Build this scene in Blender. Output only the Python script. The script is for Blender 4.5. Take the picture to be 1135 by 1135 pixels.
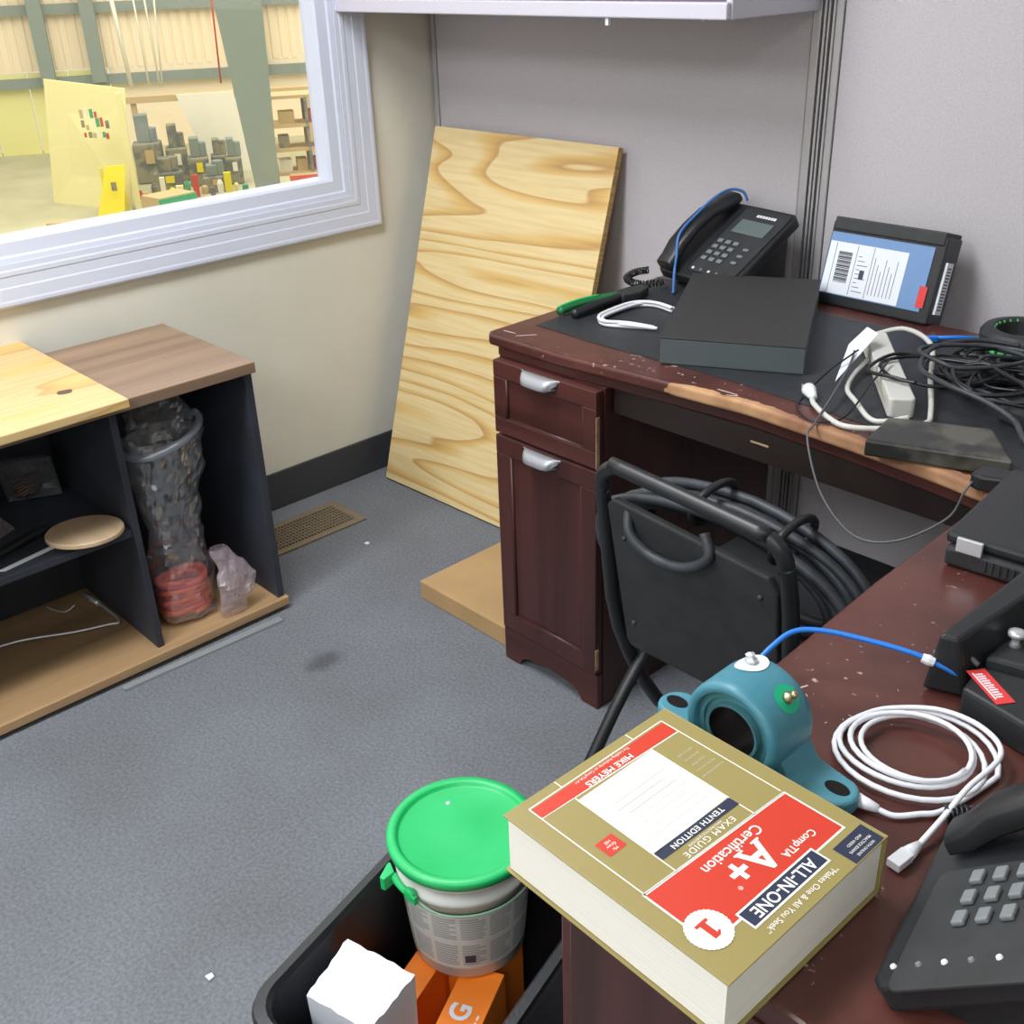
import bpy, bmesh, math, random
from mathutils import Vector, Matrix, noise
for o in list(bpy.data.objects): bpy.data.objects.remove(o)
SC = bpy.context.scene
COL = SC.collection
R = math.radians
# ---------------------------------------------------------------- camera
cd = bpy.data.cameras.new('camera'); cam = bpy.data.objects.new('camera', cd); COL.objects.link(cam)
F_ = Vector((-0.6546332, 0.6009126, -0.45864955)); X_ = Vector((0.68816041, 0.72482753, -0.03256223)); Y_ = Vector((-0.31287477, 0.33694078, 0.88802043))
m = Matrix((X_, Y_, -F_)).transposed().to_4x4(); m.translation = Vector((2.5515, -2.093, 1.424))
cam.matrix_world = m
cd.sensor_width = 36; cd.sensor_fit = 'HORIZONTAL'; cd.lens = 1210.0/1135*36; cd.clip_start = .02; cd.clip_end = 200
SC.camera = cam
# ---------------------------------------------------------------- world, lights, exposure
W = bpy.data.worlds.new('world'); SC.world = W; W.use_nodes = True
W.node_tree.nodes['Background'].inputs[0].default_value = (1.0, .95, .82, 1)
W.node_tree.nodes['Background'].inputs[1].default_value = .75
def area(name, loc, rot, sx, sy, power, col):
    l = bpy.data.lights.new(name, 'AREA'); l.shape = 'RECTANGLE'; l.size = sx; l.size_y = sy; l.energy = power; l.color = col
    o = bpy.data.objects.new(name, l); COL.objects.link(o); o.location = loc; o.rotation_euler = rot
    return o
area('ceiling_light_near', (1.0, -1.55, 2.56), (0, 0, 0), .6, 1.2, 40, (.94, .97, 1))
area('ceiling_light_rear', (1.2, -3.6, 2.56), (0, 0, 0), .6, 1.2, 48, (.94, .97, 1))
area('ceiling_light_side', (3.3, -3.3, 2.56), (0, 0, 0), .6, 1.2, 26, (.94, .97, 1))
area('warehouse_light', (-15, 9, 7), (0, 0, 0), 16, 16, 2100, (1, .96, .86))
SC.view_settings.view_transform = 'Standard'; SC.view_settings.look = 'None'
SC.view_settings.exposure = 0.25; SC.view_settings.gamma = 1; SC.view_settings.use_curve_mapping = False
try:
    SC.cycles.max_bounces = 8; SC.cycles.transparent_max_bounces = 24; SC.cycles.sample_clamp_indirect = 6
except Exception: pass
random.seed(7)
# ---------------------------------------------------------------- materials
def lin(h):
    h = h.lstrip('#'); c = [int(h[i:i+2], 16)/255 for i in (0, 2, 4)]
    return tuple((x/12.92 if x <= .04045 else ((x+.055)/1.055)**2.4) for x in c)+(1,)
MATS = {}
def mat(name, col, rough=.5, metal=0, spec=.5, var=None, vscale=8, vstretch=(1, 1, 1), bump=0, bscale=60, bstretch=(1, 1, 1), coat=0, lo=.35, hi=.65, emit=None, estr=0, detail=4):
    """principled with optional second colour mixed in by noise, and bump"""
    M = bpy.data.materials.new(name); M.use_nodes = True; nt = M.node_tree; N = nt.nodes; L = nt.links
    b = N['Principled BSDF']; b.inputs['Roughness'].default_value = rough; b.inputs['Metallic'].default_value = metal
    b.inputs['Specular IOR Level'].default_value = spec; b.inputs['Coat Weight'].default_value = coat
    b.inputs['Base Color'].default_value = lin(col)
    if emit: b.inputs['Emission Color'].default_value = lin(emit); b.inputs['Emission Strength'].default_value = estr
    if var or bump:
        tc = N.new('ShaderNodeTexCoord')
    if var:
        mp = N.new('ShaderNodeMapping'); mp.inputs['Scale'].default_value = vstretch; L.new(tc.outputs['Object'], mp.inputs[0])
        nz = N.new('ShaderNodeTexNoise'); nz.inputs['Scale'].default_value = vscale; nz.inputs['Detail'].default_value = detail; L.new(mp.outputs[0], nz.inputs[0])
        cr = N.new('ShaderNodeValToRGB'); cr.color_ramp.elements[0].position = lo; cr.color_ramp.elements[1].position = hi
        cr.color_ramp.elements[0].color = lin(col); cr.color_ramp.elements[1].color = lin(var)
        L.new(nz.outputs[0], cr.inputs[0]); L.new(cr.outputs[0], b.inputs['Base Color'])
    if bump:
        mp = N.new('ShaderNodeMapping'); mp.inputs['Scale'].default_value = bstretch; L.new(tc.outputs['Object'], mp.inputs[0])
        nz = N.new('ShaderNodeTexNoise'); nz.inputs['Scale'].default_value = bscale; nz.inputs['Detail'].default_value = 3; L.new(mp.outputs[0], nz.inputs[0])
        bp = N.new('ShaderNodeBump'); bp.inputs['Strength'].default_value = bump; bp.inputs['Distance'].default_value = .002
        L.new(nz.outputs[0], bp.inputs['Height']); L.new(bp.outputs[0], b.inputs['Normal'])
    MATS[name] = M
    return M
def nodes_of(M): return M.node_tree.nodes, M.node_tree.links, M.node_tree.nodes['Principled BSDF']

M_wall = mat('wall_paint', '#dedbcf', .75, var='#d5d2c4', vscale=2.5, bump=.15, bscale=140)
M_wall2 = mat('plain_wall_paint', '#cbc8bd', .8)
M_ceil = mat('ceiling_paint', '#e2e2de', .9)
M_trim = mat('white_gloss_trim', '#cdd2e2', .45)
M_base = mat('rubber_baseboard', '#3a3c41', .6)
M_fabric = mat('partition_fabric', '#c2bdc1', .95, spec=.2, var='#b9b4b9', vscale=220, bump=.35, bscale=500)
M_pframe = mat('partition_frame', '#b3b1b3', .45, metal=.2)
M_gap = mat('dark_gap', '#2b2a2b', .8)
M_cabinet = mat('lilac_white_metal', '#c6c3cf', .45)
M_cabin = mat('shelf_lining', '#8d7d94', .6)
M_black = mat('black_plastic', '#202225', .40)
M_blackm = mat('matte_black_plastic', '#262829', .6, var='#2d2f32', vscale=30)
M_grey = mat('grey_plastic', '#55585c', .5)
M_key = mat('phone_key', '#74787c', .5)
M_screen = mat('phone_screen', '#5f6a6a', .25)
M_white = mat('white_plastic', '#dfe0e6', .45)
M_paper = mat('white_paper', '#dfe3ec', .8)
M_chrome = mat('brushed_nickel', '#d0d2d6', .36, metal=.55)
M_rubber = mat('black_rubber', '#2b2e33', .5, var='#383c42', vscale=25)
M_cable = mat('black_cable', '#17181b', .4)
M_blue = mat('blue_cable', '#2277d6', .4)
M_bluedk = mat('dark_blue_cable', '#3a6fb0', .4)
M_green = mat('green_plastic', '#12ab5a', .42, var='#22b468', vscale=12)
M_dkgreen = mat('green_grip', '#1c6b3d', .5)
M_neon = mat('neon_green_plastic', '#5fe07a', .5)
M_orangebox = mat('orange_cardboard', '#f58220', .6)
M_redor = mat('dark_orange_cardboard', '#c94a12', .65)
M_card = mat('brown_cardboard', '#b59468', .8, var='#a98a60', vscale=6)
M_pages_s = mat('book_pages_side', '#f1eee6', .85, var='#e2ddd0', vscale=30, vstretch=(.02, .02, 22), lo=.3, hi=.75, bump=.3, bscale=40, bstretch=(.02, .02, 30))
M_gold = mat('olive_gold_cover', '#8f814b', .42, var='#958751', vscale=3)
M_red = mat('red_print', '#c23521', .4)
M_navy = mat('navy_print', '#252c44', .4)
M_printw = mat('white_print', '#efece4', .45)
M_printg = mat('pale_grey_print', '#bdb8a8', .5)
M_printk = mat('dark_print', '#3f4046', .5)
M_teal = mat('teal_cast_paint', '#3f7c8e', .42, var='#4a8796', vscale=14, bump=.25, bscale=90)
M_tealdk = mat('bearing_insert', '#4f8790', .35, metal=.3)
M_bore = mat('dark_steel_bore', '#2a2627', .35, metal=.8)
M_greendot = mat('green_sticker', '#17a77c', .45)
M_brass = mat('brass_nipple', '#b9a98a', .3, metal=.9)
M_bucket = mat('white_bucket_plastic', '#cfd3cf', .4)
M_label = mat('bucket_label', '#c2c4bd', .5)
M_labtxt = mat('bucket_label_text', '#9a9c9e', .6)
M_bin = mat('black_bin_plastic', '#1b1d22', .4, bump=.2, bscale=200)
M_vent = mat('beige_vent_metal', '#8a7c66', .45, metal=.3)
M_lblue = mat('blue_shipping_bag', '#6d8fbd', .45)
M_lred = mat('red_label', '#d63a3c', .45)
M_orrope = mat('orange_hose', '#ef5a3c', .45)
M_discw = mat('pale_round_wood', '#cbb091', .6, var='#bfa382', vscale=6, vstretch=(1, 8, 1))
M_alu = mat('aluminium_strip', '#a7adb2', .4, metal=.5)
M_slate = mat('dark_laminate', '#2d3038', .6, var='#353944', vscale=9)
M_slab = mat('smudged_black_plastic', '#262624', .35, var='#55534c', vscale=18, lo=.45, hi=.62)
M_seal = mat('silver_grey_plastic', '#8b95a2', .35, metal=.2)
M_binder_s = mat('grey_green_box_side', '#4d5557', .6)
M_binder_t = mat('charcoal_box_top', '#2c2b2c', .65, var='#313031', vscale=60)
M_inset = mat('black_leatherette', '#25272b', .5, var='#2b2e33', vscale=40, bump=.3, bscale=300)

# carpet
M_carpet = mat('grey_carpet', '#6e7178', .97, spec=.1, var='#80848b', vscale=150, lo=.35, hi=.65, bump=.8, bscale=420, detail=6)
N, L, B = nodes_of(M_carpet)
tc = N.new('ShaderNodeTexCoord'); nz = N.new('ShaderNodeTexNoise'); nz.inputs['Scale'].default_value = 3.0; nz.inputs['Detail'].default_value = 5
L.new(tc.outputs['Object'], nz.inputs[0])
cr = N.new('ShaderNodeValToRGB'); cr.color_ramp.elements[0].position = .3; cr.color_ramp.elements[1].position = .7
cr.color_ramp.elements[0].color = (.82, .80, .76, 1); cr.color_ramp.elements[1].color = (1, 1, 1, 1)
L.new(nz.outputs[0], cr.inputs[0]); mx = N.new('ShaderNodeMix'); mx.data_type = 'RGBA'; mx.blend_type = 'MULTIPLY'; mx.inputs[0].default_value = 1
src = B.inputs['Base Color'].links[0].from_socket
L.new(src, mx.inputs[6]); L.new(cr.outputs[0], mx.inputs[7])
# round stain worn into the carpet
geo = N.new('ShaderNodeNewGeometry'); vs = N.new('ShaderNodeVectorMath'); vs.operation = 'SUBTRACT'; vs.inputs[1].default_value = (.737, -1.025, 0)
L.new(geo.outputs['Position'], vs.inputs[0]); nz2 = N.new('ShaderNodeTexNoise'); nz2.inputs['Scale'].default_value = 18
L.new(geo.outputs['Position'], nz2.inputs[0]); vl = N.new('ShaderNodeVectorMath'); vl.operation = 'LENGTH'; L.new(vs.outputs[0], vl.inputs[0])
ad = N.new('ShaderNodeMath'); ad.operation = 'MULTIPLY_ADD'; ad.inputs[1].default_value = .07; L.new(nz2.outputs[0], ad.inputs[0]); L.new(vl.outputs['Value'], ad.inputs[2])
cr2 = N.new('ShaderNodeValToRGB'); cr2.color_ramp.elements[0].position = .05; cr2.color_ramp.elements[1].position = .085
cr2.color_ramp.elements[0].color = (.62, .60, .60, 1); cr2.color_ramp.elements[1].color = (1, 1, 1, 1); L.new(ad.outputs[0], cr2.inputs[0])
mx2 = N.new('ShaderNodeMix'); mx2.data_type = 'RGBA'; mx2.blend_type = 'MULTIPLY'; mx2.inputs[0].default_value = 1
L.new(mx.outputs[2], mx2.inputs[6]); L.new(cr2.outputs[0], mx2.inputs[7]); L.new(mx2.outputs[2], B.inputs['Base Color'])

def plywood(name, along, scale=3.2, rings=9, stretch=.28, c1='#e6cd92', c2='#c08f4c', off=(0, 0, 0)):
    """contour-line grain; 'along' is the local axis the grain runs along"""
    M = mat(name, c1, .55); N, L, B = nodes_of(M)
    tc = N.new('ShaderNodeTexCoord'); mp = N.new('ShaderNodeMapping'); s = [1, 1, 1]; s[along] = stretch; mp.inputs['Scale'].default_value = s; mp.inputs['Location'].default_value = off
    L.new(tc.outputs['Object'], mp.inputs[0])
    nz = N.new('ShaderNodeTexNoise'); nz.inputs['Scale'].default_value = scale; nz.inputs['Detail'].default_value = 2.6; nz.inputs['Roughness'].default_value = .36; L.new(mp.outputs[0], nz.inputs[0])
    mu = N.new('ShaderNodeMath'); mu.operation = 'MULTIPLY'; mu.inputs[1].default_value = rings; L.new(nz.outputs[0], mu.inputs[0])
    fr = N.new('ShaderNodeMath'); fr.operation = 'FRACT'; L.new(mu.outputs[0], fr.inputs[0])
    cr = N.new('ShaderNodeValToRGB'); e = cr.color_ramp.elements
    e[0].position = 0; e[0].color = lin(c1); e[1].position = 1; e[1].color = lin(c1)
    for p, c in ((.50, c1), (.70, '#d9b672'), (.86, c2), (.90, c1)):
        k = e.new(p); k.color = lin(c)
    L.new(fr.outputs[0], cr.inputs[0])
    mp2 = N.new('ShaderNodeMapping'); s2 = [60, 60, 60]; s2[along] = 3; mp2.inputs['Scale'].default_value = s2; L.new(tc.outputs['Object'], mp2.inputs[0])
    n2 = N.new('ShaderNodeTexNoise'); n2.inputs['Scale'].default_value = 1.5; L.new(mp2.outputs[0], n2.inputs[0])
    c3 = N.new('ShaderNodeValToRGB'); c3.color_ramp.elements[0].position = .3; c3.color_ramp.elements[0].color = (.90, .86, .78, 1); c3.color_ramp.elements[1].position = .6; c3.color_ramp.elements[1].color = (1, 1, 1, 1)
    L.new(n2.outputs[0], c3.inputs[0]); mx = N.new('ShaderNodeMix'); mx.data_type = 'RGBA'; mx.blend_type = 'MULTIPLY'; mx.inputs[0].default_value = 1
    L.new(cr.outputs[0], mx.inputs[6]); L.new(c3.outputs[0], mx.inputs[7])
    # knots
    vo = N.new('ShaderNodeTexVoronoi'); vo.inputs['Scale'].default_value = 2.3; L.new(mp.outputs[0], vo.inputs[0])
    c4 = N.new('ShaderNodeValToRGB'); c4.color_ramp.elements[0].position = .02; c4.color_ramp.elements[0].color = (.30, .18, .09, 1); c4.color_ramp.elements[1].position = .035; c4.color_ramp.elements[1].color = (1, 1, 1, 1)
    L.new(vo.outputs['Distance'], c4.inputs[0]); m2 = N.new('ShaderNodeMix'); m2.data_type = 'RGBA'; m2.blend_type = 'MULTIPLY'; m2.inputs[0].default_value = 1
    L.new(mx.outputs[2], m2.inputs[6]); L.new(c4.outputs[0], m2.inputs[7]); L.new(m2.outputs[2], B.inputs['Base Color'])
    return M
M_ply = plywood('pine_plywood', 0, scale=3.2, rings=18, stretch=.14, off=(0.3, 0, .15), c1='#e2cb98', c2='#c3995f')
M_plyflat = plywood('worn_pine_plywood', 1, scale=4, rings=7, stretch=.25, c1='#d3b683', c2='#c29a62')
M_plyedge = mat('plywood_edge', '#a8854f', .7, var='#caa66a', vscale=40, vstretch=(.1, .1, 6))

def grain(name, c1, c2, along, scale=22, rough=.4, coat=0, stretch=.05):
    s = [1, 1, 1]; s[along] = stretch
    return mat(name, c1, rough, var=c2, vscale=scale, vstretch=s, lo=.32, hi=.68, bump=.1, bscale=scale*2, bstretch=s, coat=coat)
M_walnut = grain('walnut_veneer', '#7a6350', '#9b8069', 1, 16, .5)
M_walnut_in = grain('tan_walnut_board', '#8c6f52', '#b08f68', 1, 14, .5)
M_cherry_z = grain('cherry_wood_upright', '#351b19', '#4a2825', 2, 26, .38)
M_cherry_x = grain('cherry_wood_crosswise', '#3a1c19', '#512b27', 0, 22, .38)
M_tan = mat('chipped_particleboard', '#b39a7c', .85, var='#8f7358', vscale=50)
# desktop: cherry laminate, worn to the board along the long front edge, specks and scratches
def desktop_mat():
    M = mat('worn_cherry_laminate', '#42221f', .30); N, L, B = nodes_of(M)
    tc = N.new('ShaderNodeTexCoord')
    n1 = N.new('ShaderNodeTexNoise'); n1.inputs['Scale'].default_value = 9; n1.inputs['Detail'].default_value = 6; L.new(tc.outputs['Object'], n1.inputs[0])
    c1 = N.new('ShaderNodeValToRGB'); c1.color_ramp.elements[0].position = .3; c1.color_ramp.elements[1].position = .72
    c1.color_ramp.elements[0].color = lin('#43231f'); c1.color_ramp.elements[1].color = lin('#5f3630'); L.new(n1.outputs[0], c1.inputs[0])
    # specks
    n2 = N.new('ShaderNodeTexNoise'); n2.inputs['Scale'].default_value = 95; n2.inputs['Detail'].default_value = 3; L.new(tc.outputs['Object'], n2.inputs[0])
    n3 = N.new('ShaderNodeTexNoise'); n3.inputs['Scale'].default_value = 7; L.new(tc.outputs['Object'], n3.inputs[0])
    mm = N.new('ShaderNodeMath'); mm.operation = 'MULTIPLY_ADD'; mm.inputs[1].default_value = .45; L.new(n3.outputs[0], mm.inputs[0]); L.new(n2.outputs[0], mm.inputs[2])
    c2 = N.new('ShaderNodeValToRGB'); c2.color_ramp.elements[0].position = .925; c2.color_ramp.elements[1].position = 1.0
    c2.color_ramp.elements[0].color = (0, 0, 0, 1); c2.color_ramp.elements[1].color = (1, 1, 1, 1); L.new(mm.outputs[0], c2.inputs[0])
    x1 = N.new('ShaderNodeMix'); x1.data_type = 'RGBA'; L.new(c2.outputs[0], x1.inputs[0]); L.new(c1.outputs[0], x1.inputs[6]); x1.inputs[7].default_value = lin('#b59c90')
    # wear along the front edge (local x,y of the desk)
    sp = N.new('ShaderNodeSeparateXYZ'); L.new(tc.outputs['Object'], sp.inputs[0])
    n4 = N.new('ShaderNodeTexNoise'); n4.inputs['Scale'].default_value = 11; n4.inputs['Detail'].default_value = 4; L.new(tc.outputs['Object'], n4.inputs[0])
    def mth(op, *ins):
        n_ = N.new('ShaderNodeMath'); n_.operation = op
        for i_, v_ in enumerate(ins):
            if isinstance(v_, (int, float)): n_.inputs[i_].default_value = v_
            else: L.new(v_, n_.inputs[i_])
        return n_.outputs[0]
    xx = mth('SUBTRACT', sp.outputs[0], .6); edge = mth('MULTIPLY_ADD', mth('MULTIPLY', xx, xx), -.28, .012)
    a = N.new('ShaderNodeMapRange'); a.inputs[1].default_value = .30; a.inputs[2].default_value = .80; a.inputs[3].default_value = -.014; a.inputs[4].default_value = .022; L.new(sp.outputs[0], a.inputs[0])
    s1 = mth('MULTIPLY_ADD', n4.outputs[0], .09, -.045)
    s3n = mth('SUBTRACT', mth('ADD', mth('ADD', edge, a.outputs[0]), s1), sp.outputs[1])
    class _o: outputs = [s3n]
    s3 = _o
    lt = N.new('ShaderNodeMath'); lt.operation = 'GREATER_THAN'; lt.inputs[1].default_value = .0; L.new(s3.outputs[0], lt.inputs[0])
    lx = N.new('ShaderNodeMath'); lx.operation = 'LESS_THAN'; lx.inputs[1].default_value = 1.06; L.new(sp.outputs[0], lx.inputs[0])
    ly = N.new('ShaderNodeMath'); ly.operation = 'GREATER_THAN'; ly.inputs[1].default_value = -.1; L.new(sp.outputs[1], ly.inputs[0])
    m1 = N.new('ShaderNodeMath'); m1.operation = 'MULTIPLY'; L.new(lt.outputs[0], m1.inputs[0]); L.new(lx.outputs[0], m1.inputs[1])
    m2 = N.new('ShaderNodeMath'); m2.operation = 'MULTIPLY'; L.new(m1.outputs[0], m2.inputs[0]); L.new(ly.outputs[0], m2.inputs[1])
    c5 = N.new('ShaderNodeValToRGB'); c5.color_ramp.elements[0].position = .35; c5.color_ramp.elements[1].position = .6
    c5.color_ramp.elements[0].color = lin('#7a4f3c'); c5.color_ramp.elements[1].color = lin('#b98f68'); L.new(n4.outputs[0], c5.inputs[0])
    x2 = N.new('ShaderNodeMix'); x2.data_type = 'RGBA'; L.new(m2.outputs[0], x2.inputs[0]); L.new(x1.outputs[2], x2.inputs[6]); L.new(c5.outputs[0], x2.inputs[7])
    L.new(x2.outputs[2], B.inputs['Base Color'])
    rr = N.new('ShaderNodeMapRange'); rr.inputs[3].default_value = .3; rr.inputs[4].default_value = .8; L.new(m2.outputs[0], rr.inputs[0]); L.new(rr.outputs[0], B.inputs['Roughness'])
    return M
M_desk = desktop_mat()
def clear(name, tint, fac, gloss=.12, rough=.12):
    M = bpy.data.materials.new(name); M.use_nodes = True; nt = M.node_tree; N = nt.nodes; L = nt.links
    N.remove(N['Principled BSDF']); out = N['Material Output']
    t = N.new('ShaderNodeBsdfTransparent'); d = N.new('ShaderNodeBsdfDiffuse'); d.inputs[0].default_value = lin(tint)
    tl = N.new('ShaderNodeBsdfTranslucent'); tl.inputs[0].default_value = lin(tint)
    a0 = N.new('ShaderNodeMixShader'); a0.inputs[0].default_value = .4; L.new(d.outputs[0], a0.inputs[1]); L.new(tl.outputs[0], a0.inputs[2])
    g = N.new('ShaderNodeBsdfGlossy'); g.inputs['Roughness'].default_value = rough
    a = N.new('ShaderNodeMixShader'); a.inputs[0].default_value = fac; L.new(t.outputs[0], a.inputs[1]); L.new(a0.outputs[0], a.inputs[2])
    b = N.new('ShaderNodeMixShader')
    lw = N.new('ShaderNodeLayerWeight'); lw.inputs[0].default_value = .35
    mr = N.new('ShaderNodeMapRange'); mr.inputs[3].default_value = gloss*.5; mr.inputs[4].default_value = min(1, gloss*3); L.new(lw.outputs['Facing'], mr.inputs[0]); L.new(mr.outputs[0], b.inputs[0])
    L.new(a.outputs[0], b.inputs[1]); L.new(g.outputs[0], b.inputs[2]); L.new(b.outputs[0], out.inputs[0])
    return M
M_glass = clear('window_glass', '#f2efe4', .03, .05, .02)
M_bag = clear('clear_plastic_film', '#d6dde6', .15, .24, .06)
M_bagpink = clear('milky_plastic_film', '#cdbcc4', .42, .12, .25)
M_baglip = clear('folded_plastic_lip', '#b9c3d2', .5, .2, .2)
# ---------------------------------------------------------------- mesh helpers
class MB:
    def __init__(s): s.v = []; s.f = []; s.mi = []; s.cur = 0; s.sm = []; s.smooth = False
    def add(s, vs, fs, T=None):
        o = len(s.v)
        for p in vs:
            p = Vector(p); s.v.append(T @ p if T else p)
        for f in fs: s.f.append([i+o for i in f]); s.mi.append(s.cur); s.sm.append(s.smooth)
        return s
    def box(s, a, b, T=None):
        x0, y0, z0 = a; x1, y1, z1 = b
        return s.add([(x0,y0,z0),(x1,y0,z0),(x1,y1,z0),(x0,y1,z0),(x0,y0,z1),(x1,y0,z1),(x1,y1,z1),(x0,y1,z1)],
                     [(0,3,2,1),(4,5,6,7),(0,1,5,4),(1,2,6,5),(2,3,7,6),(3,0,4,7)], T)
    def prism(s, poly, z0, z1, T=None):
        n = len(poly); vs = [(p[0], p[1], z0) for p in poly]+[(p[0], p[1], z1) for p in poly]
        fs = [tuple(range(n-1, -1, -1)), tuple(range(n, 2*n))]+[(i, (i+1) % n, n+(i+1) % n, n+i) for i in range(n)]
        return s.add(vs, fs, T)
    def lathe(s, prof, n=32, T=None, cap=True):
        vs = []; fs = []
        for r, z in prof:
            for k in range(n): a = 2*math.pi*k/n; vs.append((r*math.cos(a), r*math.sin(a), z))
        for i in range(len(prof)-1):
            for k in range(n): k2 = (k+1) % n; fs.append((i*n+k, i*n+k2, (i+1)*n+k2, (i+1)*n+k))
        if cap:
            fs.append(tuple(range(n-1, -1, -1))); fs.append(tuple((len(prof)-1)*n+k for k in range(n)))
        return s.add(vs, fs, T)
    def tube(s, pts, r, n=8, closed=False, T=None):
        pts = [Vector(p) for p in pts]; vs = []; fs = []; N_ = len(pts); up = None
        for i, p in enumerate(pts):
            a = pts[(i-1) % N_] if closed or i > 0 else p; b = pts[(i+1) % N_] if closed or i < N_-1 else p
            t = (b-a).normalized() if (b-a).length > 1e-9 else Vector((0, 0, 1))
            if up is None:
                up = Vector((0, 0, 1)) if abs(t.z) < .9 else Vector((1, 0, 0))
            up = (up-t*up.dot(t))
            if up.length < 1e-6: up = t.orthogonal()
            up.normalize(); sd = t.cross(up); rr = r[i] if isinstance(r, (list, tuple)) else r
            for k in range(n):
                an = 2*math.pi*k/n; vs.append(p+up*math.cos(an)*rr+sd*math.sin(an)*rr)
        M_ = N_ if closed else N_-1
        for i in range(M_):
            j = (i+1) % N_
            for k in range(n): k2 = (k+1) % n; fs.append((i*n+k, j*n+k, j*n+k2, i*n+k2))
        if not closed: fs.append(tuple(range(n))); fs.append(tuple((N_-1)*n+k for k in range(n-1, -1, -1)))
        return s.add(vs, fs, T)
    def build(s, name, mats, parent=None, smooth=None, bevel=0, seg=2, local=False, weld=False):
        me = bpy.data.meshes.new(name); off = Vector((0, 0, 0))
        if parent and not local:
            p = parent
            while p: off += p.location; p = p.parent
        me.from_pydata([v-off for v in s.v], [], s.f)
        ms = mats if isinstance(mats, (list, tuple)) else [mats]
        for m_ in ms: me.materials.append(m_)
        for i, p in enumerate(me.polygons): p.material_index = min(s.mi[i], len(ms)-1); p.use_smooth = s.sm[i] if smooth is None else smooth
        b = bmesh.new(); b.from_mesh(me)
        if weld: bmesh.ops.remove_doubles(b, verts=b.verts, dist=1e-5)
        bmesh.ops.recalc_face_normals(b, faces=b.faces); b.to_mesh(me); b.free()
        o = bpy.data.objects.new(name, me); COL.objects.link(o)
        if parent: o.parent = parent
        if bevel:
            bv = o.modifiers.new('bevel', 'BEVEL'); bv.width = bevel; bv.segments = seg; bv.limit_method = 'ANGLE'; bv.angle_limit = R(35)
        return o
def spline(cp, n=12, closed=False):
    cp = [Vector(p) for p in cp]; out = []; N_ = len(cp)
    g = (lambda i: cp[i % N_]) if closed else (lambda i: cp[max(0, min(N_-1, i))])
    for i in range(N_ if closed else N_-1):
        p0, p1, p2, p3 = g(i-1), g(i), g(i+1), g(i+2)
        for k in range(n):
            t = k/n
            out.append(.5*((2*p1)+(p2-p0)*t+(2*p0-5*p1+4*p2-p3)*t*t+(3*p1-p0-3*p2+p3)*t**3))
    if not closed: out.append(cp[-1])
    return out
def rrect(cx, cy, w, h, r, n=5, rot=0):
    out = []
    for sx, sy, a0 in ((1, 1, 0), (-1, 1, 90), (-1, -1, 180), (1, -1, 270)):
        for k in range(n+1):
            a = R(a0+90*k/n); x = sx*(w/2-r)+r*math.cos(a); y = sy*(h/2-r)+r*math.sin(a)
            out.append((cx+x*math.cos(rot)-y*math.sin(rot), cy+x*math.sin(rot)+y*math.cos(rot)))
    return out
def tag(o, label, cat, group=None, kind=None):
    o['label'] = label; o['category'] = cat
    if group: o['group'] = group
    if kind: o['kind'] = kind
    return o
def thing(name, loc, label, cat, group=None, rz=0):
    o = bpy.data.objects.new(name, None); COL.objects.link(o); o.location = loc; o.rotation_euler = (0, 0, rz); o.empty_display_size = .05
    return tag(o, label, cat, group)
def struct(o): o['kind'] = 'structure'; return o
def boxo(name, a, b, m_, parent=None, bevel=0, seg=2): return MB().box(a, b).build(name, m_, parent, bevel=bevel, seg=seg)
def copy_tree(o, parent=None):
    c = o.copy(); COL.objects.link(c); c.parent = parent
    for ch in list(o.children): copy_tree(ch, c)
    return c
def frameT(origin, ux, uz):
    """matrix whose x axis is ux, z axis is uz"""
    ux = Vector(ux).normalized(); uz = Vector(uz).normalized(); uy = uz.cross(ux).normalized(); ux = uy.cross(uz)
    M_ = Matrix((ux, uy, uz)).transposed().to_4x4(); M_.translation = Vector(origin); return M_
def text_mesh(mb, txt, size, T, bold=.0, sx=1.0, align='CENTER', spacing=1.0):
    cu = bpy.data.curves.new('t', 'FONT'); cu.body = txt; cu.size = size; cu.align_x = align; cu.align_y = 'CENTER'; cu.offset = bold; cu.space_character = spacing; cu.resolution_u = 3
    o = bpy.data.objects.new('t', cu); COL.objects.link(o)
    dg = bpy.context.evaluated_depsgraph_get(); me = bpy.data.meshes.new_from_object(o.evaluated_get(dg))
    S = Matrix.Diagonal((sx, 1, 1, 1))
    mb.add([T @ (S @ v.co) for v in me.vertices], [tuple(p.vertices) for p in me.polygons])
    bpy.data.objects.remove(o); bpy.data.curves.remove(cu); bpy.data.meshes.remove(me)
TT = Matrix.Translation
# ================================================================ ROOM
RX, RY, H = 4.3, -4.6, 2.6
struct(boxo('floor', (-.0, RY, -.1), (RX, .0, 0), M_carpet))
struct(boxo('ceiling', (-.1, RY, H), (RX, .1, H+.08), M_ceil))
struct(boxo('wall_right', (RX, RY, 0), (RX+.1, .1, H), M_wall2))
struct(boxo('wall_front', (-.1, RY-.1, 0), (RX, RY, H), M_wall2))
struct(boxo('wall_back', (-.1, .052, 0), (RX, .15, H), M_wall2))
wy0, wy1, wz0, wz1 = -2.5, -.315, .83, 2.05      # opening
w = MB()
w.box((-.1, RY, 0), (0, .052, wz0)); w.box((-.1, RY, wz1), (0, .052, H)); w.box((-.1, RY, wz0), (0, wy0, wz1)); w.box((-.1, wy1, wz0), (0, .052, wz1))
struct(w.build('wall_left', M_wall))
struct(boxo('baseboard_left', (0, RY, 0), (.008, -.0, .113), M_base, bevel=.003))
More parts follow.
